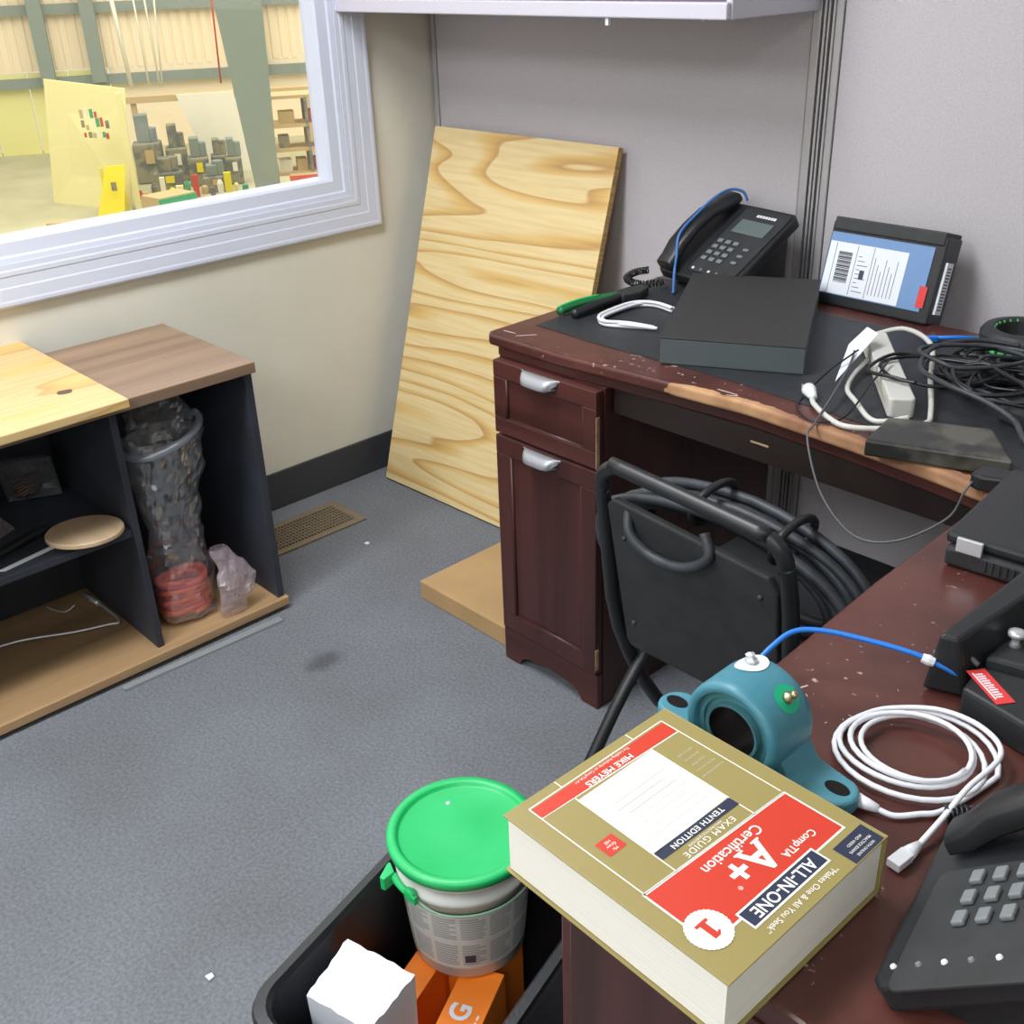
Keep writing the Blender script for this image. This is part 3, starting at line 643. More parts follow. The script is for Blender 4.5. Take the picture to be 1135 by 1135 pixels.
# cover print: s runs left to right of the cover (away from the spine), t up
def CT(s_, t_, lay=0): return Vector((t_, BW-s_, BT+.00012+lay*.00012))
def cpoly(mb_, pts, lay=0): mb_.add([CT(a, b_, lay) for a, b_ in pts], [tuple(range(len(pts)))])
def crect(mb_, s0, t0, s1, t1, lay=0): cpoly(mb_, [(s0, t0), (s1, t0), (s1, t1), (s0, t1)], lay)
def cline(mb_, a, b_, wd_=.0011, lay=0):
    a = Vector(a); b_ = Vector(b_); d = (b_-a).normalized(); nn = Vector((-d.y, d.x))*wd_/2
    cpoly(mb_, [tuple(a+nn), tuple(b_+nn), tuple(b_-nn), tuple(a-nn)], lay)
def ctext(mb_, txt, s_, t_, size, lay=3, bold=0, sx=1.0, spacing=1.0):
    T = Matrix(((0, 1, 0, 0), (-1, 0, 0, 0), (0, 0, 1, 0), (0, 0, 0, 1))); T.translation = CT(s_, t_, lay)
    text_mesh(mb_, txt, size, T, bold, sx, spacing=spacing)
pr_ = MB()
IR, IW, IN, IG, IK, IO = 0, 1, 2, 3, 4, 5
def I(i): pr_.cur = i
# frame lines
I(IW)
cline(pr_, (.0155, .010), (.0155, .136)); cline(pr_, (.175, .010), (.175, .134)); 
cline(pr_, (.0155, .010), (.175, .010)); cline(pr_, (.0155, .030), (.175, .0245))
cline(pr_, (.052, -.0+.001), (.052, .010)); cline(pr_, (.138, .001), (.138, .010))
cline(pr_, (.0505, .030), (.0515, .138)); cline(pr_, (.1395, .024), (.1415, .136))
cline(pr_, (.0145, .1385), (.1765, .1315), .0014)
cpoly(pr_, [(.0140, .1385), (.1770, .1315), (.1770, .1945), (.0140, .1945)], 0)
I(IR)
cpoly(pr_, [(.0168, .0125), (.1737, .0120), (.1737, .0245), (.0168, .0288)], 1)
cpoly(pr_, [(.0157, .1402), (.1753, .1335), (.1753, .1925), (.0157, .1928)], 1)
I(IW); crect(pr_, .0512, .030, .1405, .111, 1)
I(IN); cpoly(pr_, [(.0510, .1120), (.1400, .1100), (.1400, .1195), (.0510, .1220)], 1)
crect(pr_, .003, .2005, .041, BL-.001, 1)
I(IW); crect(pr_, .0515, .1885, .1435, .2062, 2)
I(IN); crect(pr_, .0532, .1902, .1418, .2045, 3)
I(IR); crect(pr_, .1475, .0735, .1660, .0900, 1)
# seal
def disc(mb_, s_, t_, r0, lay, n_=40, jag=0):
    cpoly(mb_, [(s_+(r0+(jag if k % 2 else 0))*math.cos(2*math.pi*k/n_), t_+(r0+(jag if k % 2 else 0))*math.sin(2*math.pi*k/n_)) for k in range(n_)], lay)
I(IW); disc(pr_, .167, .184, .0172, 4, 64, .0007)
I(IG)
for k in range(40):
    a = 2*math.pi*k/40
    if k % 10 in (0,): continue
    disc(pr_, .167+.0142*math.cos(a), .184+.0142*math.sin(a), .0005, 5, 6)
I(IR)
cpoly(pr_, [(.1645, .1785), (.1700, .1785), (.1700, .1925), (.1645, .1925), (.1615, .1900), (.1615, .1885), (.1645, .1895)], 6); crect(pr_, .1610, .1760, .1735, .1786, 7)
# words
I(IW)
ctext(pr_, 'ALL-IN-ONE', .0975, .1973, .0140, 4, .0002, .95)
ctext(pr_, 'A', .086, .1670, .036, 3, .0008, 1.0); crect(pr_, .0712, .1538, .0805, .1556, 4); crect(pr_, .0905, .1538, .1005, .1556, 4); ctext(pr_, '+', .109, .1640, .032, 3, .0010, 1.0)
ctext(pr_, 'CompTIA', .0535, .1795, .0095, 3, .0001)
ctext(pr_, 'Certification', .094, .1478, .0135, 3, .0001, .98)
ctext(pr_, '\u00ae', .121, .176, .005, 3)
ctext(pr_, 'TENTH EDITION', .0955, .1159, .0072, 3, .0001, 1.05, 1.1)
ctext(pr_, 'MIKE MEYERS', .095, .0225, .0084, 3, .00015, 1.05, 1.05)
ctext(pr_, 'The Leading Authority on CompTIA A+', .095, .0145, .0040, 3)
ctext(pr_, 'Mc', .1567, .0865, .0042, 3); ctext(pr_, 'Graw', .1567, .0822, .0042, 3); ctext(pr_, 'Hill', .1567, .0780, .0042, 3)
ctext(pr_, '\u201cMakes One & All You Seek\u201d', .0975, .2130, .0072, 3, 0, 1.0)
ctext(pr_, 'EXAM GUIDE', .096, .1285, .0082, 3, .0, 1.1, 1.15)
for k, l in enumerate(('WITH ONLINE', 'PRACTICE EXAMS', 'AND VIDEO')): ctext(pr_, l, .022, .217-.005*k, .0034, 3)
I(IG)
for k in range(5): ctext(pr_, ['Fully updated for the latest exams', 'Ideal as both a study tool and an', 'on-the-job reference', 'Filled with practice exam', 'questions and in-depth'][k], .0335, .082-.0075*k, .0036-.0004*(k % 2), 2, 0, .55)
for k in range(9):
    crect(pr_, .060+.004*(k % 3), .098-.0075*k, .132-.005*((k*2) % 3), .0988-.0075*k, 2)
I(IK); disc(pr_, .096, .068, .0006, 2, 8)
for k in range(8):
    I(IK); crect(pr_, .058+.005*((k*7) % 4), .1022-.0083*k, .134-.006*((k*5) % 4), .10245-.0083*k, 2)
I(IW); ctext(pr_, 'WITH PRACTICE QUESTIONS', .096, .1238, .0030, 3)
pr_.build('cover_print', [M_red, M_printw, M_navy, M_printg, M_printg, M_gold], fcv, smooth=False, local=True)
# ================================================================ BEARING
bg = thing('pillow_block_bearing', (2.115, -1.40, .7555), 'teal cast pillow block bearing standing behind the book', 'bearing')
CX, CYf, CYb, CZ = 2.114, -1.4415, -1.378, .8025
h_ = MB()
def foot_outline():
    pts = []
    for k in range(13): a = R(90+180*k/12); pts.append((2.030+.020*math.cos(a), -1.405+.020*math.sin(a)))
    pts += [(2.055, -1.431), (2.175, -1.431)]
    for k in range(13): a = R(-90+180*k/12); pts.append((2.202+.020*math.cos(a), -1.405+.020*math.sin(a)))
    pts += [(2.175, -1.380), (2.055, -1.380)]
    return pts
h_.prism(foot_outline(), .7557, .772)
fo = h_.build('base_foot', M_teal, bg, bevel=.004, seg=3)
bo = MB(); bo.smooth = True
for x in (2.028, 2.203):
    bo = MB(); bo.prism([(x+.0115*math.cos(a), -1.405+.0075*math.sin(a)) for a in [2*math.pi*k/20 for k in range(20)]], .7722, .7728); bo.build('bolt_hole', M_bore, bg, smooth=False)
# housing: thick ring (outer surface + front ring) plus haunches
ho = MB(); ho.smooth = True; n = 56
prof = [(.0385, .0015), (.0395, -.0), (.0455, -.0005), (.0478, .003), (.0485, .008), (.0485, .050), (.0475, .058), (.0425, .0625), (.0385, .062), (.0385, .0015)]
T = frameT((CX, CYf, CZ), (1, 0, 0), (0, 1, 0))
vs = []; fs = []
for r_, z in prof:
    for k in range(n):
        a = 2*math.pi*k/n; vs.append((r_*math.cos(a), r_*math.sin(a), z))
for i in range(len(prof)-1):
    for k in range(n): k2 = (k+1) % n; fs.append((i*n+k, i*n+k2, (i+1)*n+k2, (i+1)*n+k))
ho.add(vs, fs, T); ho.build('housing_ring', M_teal, bg, weld=True)
T2 = Matrix(((1, 0, 0, 0), (0, 0, -1, CYb-.004), (0, 1, 0, 0), (0, 0, 0, 1)))
for sg in (-1, 1):
    hn = MB(); hn.prism([(CX+sg*.018, .770), (CX+sg*.068, .770), (CX+sg*.056, .776), (CX+sg*.047, .790), (CX+sg*.044, .806), (CX+sg*.040, .79)], 0, .046, T2); hn.build('haunch', M_teal, bg, bevel=.004, seg=3)
ins = MB(); ins.smooth = True
prof = [(.0245, .003), (.0275, .002), (.028, .009), (.0325, .009), (.0325, .006), (.038, .006), (.0382, .050), (.0245, .050), (.0245, .003)]
vs = []; fs = []
for r_, z in prof:
    for k in range(n): a = 2*math.pi*k/n; vs.append((r_*math.cos(a), r_*math.sin(a), z))
for i in range(len(prof)-1):
    for k in range(n): k2 = (k+1) % n; fs.append((i*n+k, i*n+k2, (i+1)*n+k2, (i+1)*n+k))
ins.add(vs, fs, T); ins.build('bearing_insert', M_tealdk, bg, smooth=False)
br = MB(); br.smooth = True; vs = []; fs = []
for r_, z in ((.0244, .004), (.0244, .049)):
    for k in range(n): a = 2*math.pi*k/n; vs.append((r_*math.cos(a), r_*math.sin(a), z))
for k in range(n): k2 = (k+1) % n; fs.append((k, k2, n+k2, n+k))
br.add(vs, fs, T); br.build('bore', M_bore, bg)
# grease nipple with sticker on the upper right; white cap on the upper left
def onring(deg, y, r_=.0485): a = R(deg); return (CX+r_*math.cos(a), y, CZ+r_*math.sin(a)), (math.cos(a), 0, math.sin(a))
pz, dz = onring(48, -1.406)
def curved_disc(mb_, deg, y, rad, lift, n_=28):
    vs = [None]; a0 = R(deg); vs = [(CX+(.0485+lift)*math.cos(a0), y, CZ+(.0485+lift)*math.sin(a0))]
    for k in range(n_):
        th = 2*math.pi*k/n_; a = a0+rad*math.cos(th)/.0485; vs.append((CX+(.0485+lift)*math.cos(a), y+rad*math.sin(th), CZ+(.0485+lift)*math.sin(a)))
    mb_.add(vs, [(0, k+1, (k+1) % n_+1) for k in range(n_)])
sk = MB(); curved_disc(sk, 48, -1.406, .0135, .0006); sk.build('green_sticker', M_greendot, bg)
MB().lathe([(.0055, 0), (.0055, .004), (.0035, .005), (.003, .009), (.0038, .011), (.002, .013)], 12, frameT(Vector(pz)+Vector(dz)*.0005, (0, 1, 0), dz)).build('grease_nipple', M_brass, bg, smooth=True)
pw, dw = onring(104, -1.397)
sk = MB(); curved_disc(sk, 104, -1.397, .0155, .0008); sk.build('white_sticker', M_white, bg)
MB().lathe([(.0055, 0), (.0065, .003), (.004, .006), (.0045, .0085), (.001, .010)], 6, frameT(Vector(pw)+Vector(dw)*.0008, (0, 1, 0), dw)).build('set_screw', M_chrome, bg, smooth=False)
# ================================================================ CABLES ON THE RETURN
wc = thing('white_network_cable', (2.22, -1.29, .756), 'white network cable coiled on the return beside the bearing', 'cable')
ctr = Vector((2.219, -1.306)); pts = []; random.seed(5)
Z0 = .7592
for k in range(4*30+4):
    a = R(-60)+2*math.pi*k/30; lp = k/30
    ra = .071-.007*lp+.004*math.sin(lp*2.1); rb = .067-.007*lp+.003*math.cos(lp*1.7)
    x = ra*math.cos(a); y = rb*math.sin(a); cth, sth = math.cos(R(30)), math.sin(R(30))
    pts.append(Vector((ctr.x+x*cth-y*sth+.004*math.sin(lp*3), ctr.y+x*sth+y*cth+.004*math.cos(lp*2.3), Z0+.0032*lp+.0015*math.sin(a*2))))
for k in range(14):
    q = pts[-14+k]; f_ = k/13; d_ = Vector((q.x-ctr.x, q.y-ctr.y)); d_ *= 1+f_*.14; pts[-14+k] = Vector((ctr.x+d_.x, ctr.y+d_.y, q.z-.0028*f_))
first = pts[0]; 
start = spline([Vector((2.232, -1.392, Z0+.002)), Vector((2.248, -1.388, Z0)), Vector((2.262, -1.372, Z0)), Vector((2.276, -1.350, Z0))]+pts[4:6], 6)[:-6]
MB().tube(start+pts[5:], .0026, 8).build('cable_jacket', M_white, wc, smooth=True)
end = spline([pts[18], pts[16]]+[pts[k]+Vector((0, 0, .002+.0012*(14-k))) for k in (14, 11, 8, 5)]+[Vector((2.284, -1.335, Z0+.018)), Vector((2.283, -1.370, Z0+.010)), Vector((2.281, -1.408, Z0+.002))], 8)
MB().tube(end, .0026, 8).build('cable_tail', M_white, wc, smooth=True)
def plug(parent, p, d, m_=M_white):
    T = frameT(p, (0, 0, 1), d); b = MB(); b.lathe([(.0035, 0), (.0055, .010), (.0062, .016)], 12, T); b.build('strain_relief', m_, parent, smooth=True)
    b = MB(); b.box((-.004, -.006, .016), (.004, .006, .036), T); b.build('modular_plug', mat('clear_white_plug', '#d8d9dc', .2), parent, bevel=.0008)
plug(wc, (2.281, -1.406, Z0+.002), (-.10, -1, 0)); plug(wc, (2.236, -1.3915, Z0+.002), (-1, -.15, .0))
bc = thing('blue_network_cable', (2.12, -1.24, .757), 'bright blue cable arching from behind the bearing to the red-labelled device', 'cable')
MB().tube(spline([(2.045, -1.33, .7585), (2.05, -1.315, .775), (2.054, -1.29, .790), (2.062, -1.262, .800), (2.085, -1.243, .802), (2.125, -1.225, .800), (2.165, -1.208, .795), (2.190, -1.198, .787), (2.204, -1.191, .780)], 10), .0028, 8).build('cable_jacket', M_blue, bc, smooth=True)
MB().lathe([(.0045, 0), (.0055, .006), (.0045, .012)], 8, frameT((2.172, -1.206, .793), (0, 0, 1), (.9, .35, -.2))).build('cable_tie', M_white, bc)
tag(MB().tube(spline([(2.178, -1.196, .7965), (2.20, -1.180, .798), (2.215, -1.176, .790)], 8), .0028, 8).build('grey_lead', M_grey, smooth=True), 'short dark grey lead running beside the blue cable into the device', 'cable')
# ================================================================ RIGHT-HAND DEVICES
dd = thing('power_adapter', (2.26, -1.19, .756), 'black device with a red and white label beside the white cable coil', 'device')
T = frameT((2.222, -1.245, .756), (.62, .78, 0), (0, 0, 1))
# local: x along its long side, y left
MB().prism([(2.220, -1.219), (2.308, -1.238), (2.42, -1.17), (2.42, -1.12), (2.215, -1.172)], .756, .788).build('case', M_black, dd, bevel=.004)
lb = MB(); P_ = [(2.2165, -1.176), (2.2575, -1.2085), (2.2675, -1.1965), (2.2265, -1.1755)]
LT = frameT((2.238, -1.199, .7883), (.82, -.57, 0), (0, 0, 1)); lb.prism([(-.0270, -.0095), (.0270, -.0095), (.0270, .0095), (-.0270, .0095)], 0, .0004, LT); lb.build('red_label', M_lred, dd)
lw_ = MB(); 
for k in range(11): lw_.box((-.020+k*.0036, -.004, .0004), (-.0180+k*.0036, .003+.001*(k % 2), .0007), LT)
lw_.box((-.022, -.0065, .0004), (.020, -.005, .0007), LT); lw_.build('label_marks', M_white, dd)
mb = MB(); mb.prism([(2.304, -1.239), (2.322, -1.230), (2.42, -1.15), (2.40, -1.13)], .757, .800); mb.build('side_rib', M_blackm, dd, bevel=.003)
sl = thing('docking_station', (2.25, -1.12, .756), 'black wedge-shaped docking station with a silver knob by the right edge', 'device')
b = MB(); vs = [(2.175, -1.205, .757), (2.215, -1.190, .757), (2.215, -.99, .757), (2.195, -.99, .757), (2.182, -1.200, .822), (2.200, -1.196, .822), (2.235, -.99, .842), (2.200, -.99, .842)]
b.add(vs, [(0, 3, 2, 1), (4, 5, 6, 7), (0, 1, 5, 4), (1, 2, 6, 5), (2, 3, 7, 6), (3, 0, 4, 7)]); b.build('raised_edge', M_black, sl, bevel=.004)
b = MB(); b.prism([(2.216, -1.165), (2.42, -1.115), (2.42, -.99), (2.216, -.99)], .757, .795); b.build('case', M_blackm, sl, bevel=.004)
MB().lathe([(.006, 0), (.004, .004), (.004, .010), (.0085, .012), (.0085, .016), (.005, .018)], 18, frameT((2.228, -1.128, .795), (1, 0, 0), (0, 0, 1))).build('knob', M_chrome, sl, smooth=True)
lp = thing('laptop', (2.2, -.86, .756), 'closed black laptop with a silver corner latch on the return', 'laptop')
MB().prism([(2.073, -.962), (2.42, -.930), (2.40, -.70), (2.052, -.735)], .7575, .781).build('laptop_base', M_blackm, lp, bevel=.004)
MB().prism([(2.068, -.955), (2.42, -.925), (2.40, -.70), (2.048, -.735)], .782, .797).build('laptop_lid', M_black, lp, bevel=.005)
T = frameT((2.073, -.9622, .7615), (1, .092, 0), (0, 0, 1)); vt = MB()
for k in range(12): vt.box((.045+k*.008, -.0016, .002), (.049+k*.008, .001, .016), T)
vt.build('air_vents', M_gap, lp)
lt_ = MB(); lt_.box((.012, -.0018, .018), (.042, .003, .036), T); lt_.build('latch', M_chrome, lp, bevel=.001)
tag(MB().prism([(2.118, -.850), (2.150, -.846), (2.10, -.70), (2.062, -.70)], .7975, .840).build('silver_drive', M_seal, bevel=.008, seg=3), 'silver-grey rounded device standing on the laptop at the right edge', 'device')
tag(MB().prism([(1.998, -.745), (2.012, -.752), (2.085, -.722), (2.075, -.694), (2.00, -.712)], .7565, .779).build('black_connector', M_black, bevel=.004), 'chunky black connector on the desk at the inner corner beside the laptop', 'connector')
# smudged slab
sb = thing('external_drive_enclosure', (1.93, -.70, .757), 'smudged flat black slab overhanging the chipped desk edge', 'device')
T = frameT((1.843, -.752, .7567), (.905, .425, 0), (0, 0, 1))
b = MB(); b.prism([(.0, .0), (.196, -.018), (.170, .094), (.025, .098)], .0, .026, T); b.build('enclosure', M_slab, sb, bevel=.004)
# power strip
ps = thing('power_strip', (1.72, -.47, .757), 'white power strip tangled in its own cord on the desk', 'power strip')
T = frameT((1.613, -.328, .7572), Vector((1.836-1.613, -.622+.328, 0)), (0, 0, 1)); Lp = .33
b = MB(); b.prism(rrect(Lp/2, 0, Lp, .040, .008, 4), 0, .032, T); b.build('strip_body', mat('off_white_plastic', '#c4c3bd', .5), ps, bevel=.003)
sk = MB()
for k in range(0):
    x = .05+k*.045
    for a, b_ in (((x, -.010, .030), (x+.003, -.004, .0304)), ((x, .004, .030), (x+.003, .010, .0304))): sk.box(a, b_, T)
sk.box((.03, -.0205, .010), (.30, -.0201, .022), T); sk.build('side_groove', M_printg, ps)
Zc = .7625
MB().tube(spline([(1.60, -.30, .775), (1.66, -.31, .800), (1.735, -.36, .800), (1.79, -.46, .78), (1.845, -.56, .768), (1.860, -.608, Zc+.004), (1.825, -.66, Zc+.003), (1.775, -.685, Zc), (1.735, -.672, Zc), (1.69, -.640, Zc), (1.672, -.618, Zc)], 8), .0044, 8).build('power_cord', MATS['off_white_plastic'], ps, smooth=True)
MB().tube(spline([(1.66, -.43, .775), (1.675, -.50, .770), (1.70, -.56, .768), (1.74, -.60, .768), (1.80, -.65, .768), (1.84, -.62, .775)], 8), .0042, 8).build('power_cord', MATS['off_white_plastic'], ps, smooth=True)
T = frameT((1.676, -.620, Zc+.002), (0, 0, 1), (-.62, .60, .0)); b = MB(); b.lathe([(.006, 0), (.008, .012), (.0115, .028), (.0115, .038)], 12, T); b.build('plug', M_white, ps, smooth=True)
b = MB(); 
for o_ in (-.006, .006): b.box((-.004, o_-.001, .040), (.003, o_+.001, .055), T)
b.build('plug_prong', M_chrome, ps)
tgm = MB(); a0 = [Vector((1.668, -.545, .768)), Vector((1.632, -.450, .800)), Vector((1.630, -.39, .816)), Vector((1.658, -.40, .812))]
tgm.add(a0+[p+Vector((0, 0, .0012)) for p in a0], [(0, 1, 2, 3), (7, 6, 5, 4), (0, 4, 5, 1), (1, 5, 6, 2), (2, 6, 7, 3), (3, 7, 4, 0)])
tgm.build('paper_tag', M_paper, ps)
# ---- black cable tangle
random.seed(21)
for k in range(13):
    cx, cy = random.uniform(1.76, 1.95), random.uniform(-.52, -.27); pts = []
    rx, ry = random.uniform(.04, .10), random.uniform(.03, .08); ph = random.uniform(0, 6); rot = random.uniform(0, 3)
    nn = random.randint(9, 13)
    for j in range(nn):
        a = ph+j*.85+random.uniform(-.2, .2); x = rx*math.cos(a)*(1+.2*math.sin(j)); y = ry*math.sin(a)
        X = max(1.66, cx+x*math.cos(rot)-y*math.sin(rot)); Y = cy+x*math.sin(rot)+y*math.cos(rot)
        pts.append((X, max(-.60, min(-.17, Y)), .7615+.004*k*.9+random.uniform(0, .012)))
    tag(MB().tube(spline(pts, 7), random.choice((.0024, .003, .0038)), 7).build('tangled_cable', M_cable if k % 3 else M_rubber, smooth=True), 'thin black cable in the tangle heaped on the right of the desk', 'cable', 'tangled black cables')
tag(MB().tube(spline([(1.86, -.30, .81), (1.80, -.33, .815), (1.765, -.41, .815), (1.79, -.50, .81), (1.86, -.555, .815), (1.93, -.575, .812), (1.985, -.60, .805), (2.02, -.64, .797), (2.05, -.66, .79)], 8), .0042, 8).build('thick_cable', M_rubber, smooth=True), 'glossy thick black cable arching from the tangle over the smudged slab', 'cable')
tag(MB().tube(spline([(1.79, -.30, .80), (1.86, -.34, .812), (1.95, -.37, .812), (2.02, -.36, .80), (2.10, -.34, .79)], 8), .004, 8).build('thick_cable', M_rubber, smooth=True), 'thick black cable running right from the tangle below the round spool', 'cable')
ad_ = thing('power_brick', (1.87, -.36, .757), 'black power brick half buried in the cable tangle', 'adapter')
MB().box((-.045, -.022, 0), (.045, .022, .028), TT((1.86, -.335, .757)) @ Matrix.Rotation(.7, 4, 'Z')).build('brick', M_blackm, ad_, bevel=.005)
MB().box((-.02, -.012, .028), (.02, .012, .0284), TT((1.86, -.335, .757)) @ Matrix.Rotation(.7, 4, 'Z')).build('rating_label', M_grey, ad_)
tag(MB().prism([(1.92, -.50), (2.00, -.53), (2.02, -.44), (1.95, -.41)], .757, .785).build('black_charger', M_blackm, bevel=.006), 'flat black charger lying in the cable tangle behind the smudged slab', 'adapter')
tag(MB().tube(spline([(1.655, -.470, .800), (1.668, -.505, .785), (1.71, -.625, .775), (1.73, -.700, .760), (1.745, -.742, .750), (1.80, -.78, .69), (1.87, -.80, .655), (1.93, -.79, .665), (1.985, -.765, .71), (2.000, -.758, .755), (2.004, -.738, .770)], 10), .0018, 6).build('thin_grey_wire', M_grey, smooth=True), 'thin grey wire looping down over the chipped desk edge', 'wire')
tag(MB().tube(spline([(1.665, -.475, .805), (1.65, -.53, .782), (1.648, -.59, .762), (1.668, -.655, .7595), (1.72, -.695, .7595), (1.755, -.66, .764), (1.745, -.57, .79), (1.72, -.47, .80)], 9), .0016, 6).build('thin_black_wire', M_cable, smooth=True), 'thin black wire wound round the power strip and its plug cord', 'wire')
# spool with neon rim
spl = thing('round_spool', (1.80, -.165, .757), 'round black spool with neon green bands at the right desk edge', 'spool')
b = MB(); b.lathe([(.075, 0), (.078, .006), (.078, .032), (.072, .040), (.056, .042), (.052, .036), (.05, .012)], 36, TT((1.815, -.165, .758))); b.build('spool_body', M_blackm, spl, smooth=False)
nb = MB()
for k in range(30):
    a = 2*math.pi*k/30; T = TT((1.815+.0785*math.cos(a), -.165+.0785*math.sin(a), .768)) @ Matrix.Rotation(a, 4, 'Z'); nb.box((-.001, -.0055, -.002), (.0012, .0055, .003), T)
for k in range(14):
    a = R(20+k*14); T = TT((1.815+.0535*math.cos(a), -.165+.0535*math.sin(a), .786)) @ Matrix.Rotation(a, 4, 'Z'); nb.box((-.0015, -.0014, -.012), (.001, .0014, .012), T)
nb.build('neon_band', M_neon, spl)
bpn = thing('blue_patch_lead', (1.69, -.2, .757), 'short blue lead with a plug lying beside the round spool', 'cable')
MB().tube([(1.665, -.225, .763), (1.70, -.19, .763), (1.745, -.16, .763)], .004, 8).build('lead', M_blue, bpn, smooth=True)
MB().box((-.012, -.006, 0), (.012, .006, .010), TT((1.668, -.224, .757)) @ Matrix.Rotation(.8, 4, 'Z')).build('plug', M_blue, bpn, bevel=.001)
# ================================================================ BACK DESK ITEMS
bb = thing('flat_black_box', (1.37, -.39, .7565), 'flat charcoal box with a grey-green side lying on the leather inset', 'box')
bpoly_ = [(1.373, -.640), (1.595, -.524), (1.385, -.150), (1.155, -.270)]
MB().prism([(x, y) for x, y in bpoly_], .7568, .803).build('box_body', M_binder_s, bb, bevel=.0015)
cxy = Vector((1.377, -.396)); MB().prism([tuple(cxy+(Vector(p)-cxy)*1.004) for p in bpoly_], .8032, .8062).build('box_lid', M_binder_t, bb, bevel=.001)
# labelled box
lx = thing('labelled_black_box', (1.49, -.10, .756), 'black box with a blue wrap and white shipping label leaning on the partition', 'box')
Tl = frameT((1.372, -.142, .7565), (1, -.02, 0), (0, .28, 1)); BWd, BDp, BHt = .246, .062, .166
b = MB(); b.box((0, 0, 0), (BWd, BDp, BHt), Tl); b.build('box_body', M_black, lx, bevel=.004)
b = MB(); b.box((0.004, -.003, BHt-.018), (BWd-.004, BDp+.0, BHt+.008), Tl); b.build('box_cap', M_blackm, lx, bevel=.003)
b = MB(); b.box((.004, -.0016, .022), (BWd-.020, -.0003, BHt-.022), Tl); b.build('blue_wrap', M_lblue, lx)
b = MB(); b.box((.006, -.0024, .024), (.178, -.0017, BHt-.040), Tl); b.build('shipping_label', M_paper, lx)
mk = MB()
for k in range(22): mk.box((.030, -.003, .048+k*.0028), (.060, -.0024, .0492+k*.0028+.0006*(k % 3)), Tl)
for k in range(9): mk.box((.075+.0, -.003, .035+k*.0085), (.098-.008*(k % 3), -.0024, .0362+k*.0085), Tl)
mk.box((.084, -.003, .060), (.094, -.0024, .078), Tl)
for k in range(7): mk.box((.112+k*.008, -.003, .034), (.1128+k*.008, -.0024, .106-.012*(k % 3)), Tl)
for x in (.021, .069, .105): mk.box((x, -.0029, .026), (x+.0008, -.0024, BHt-.042), Tl)
mk.build('label_print', M_printk, lx)
b = MB(); b.box((.216, -.0028, .030), (.232, -.0017, .070), Tl); b.build('red_patch', M_lred, lx, bevel=.0)
b = MB(); b.box((BWd-.003+.004, .012, .022), (BWd+.002+.004, .036, .120), Tl)
b.build('side_label', M_paper, lx)
mk = MB()
for k in range(14): mk.box((BWd+.0058, .016, .030+k*.006), (BWd+.0066, .031, .0325+k*.006), Tl)
mk.build('side_print', M_printk, lx)
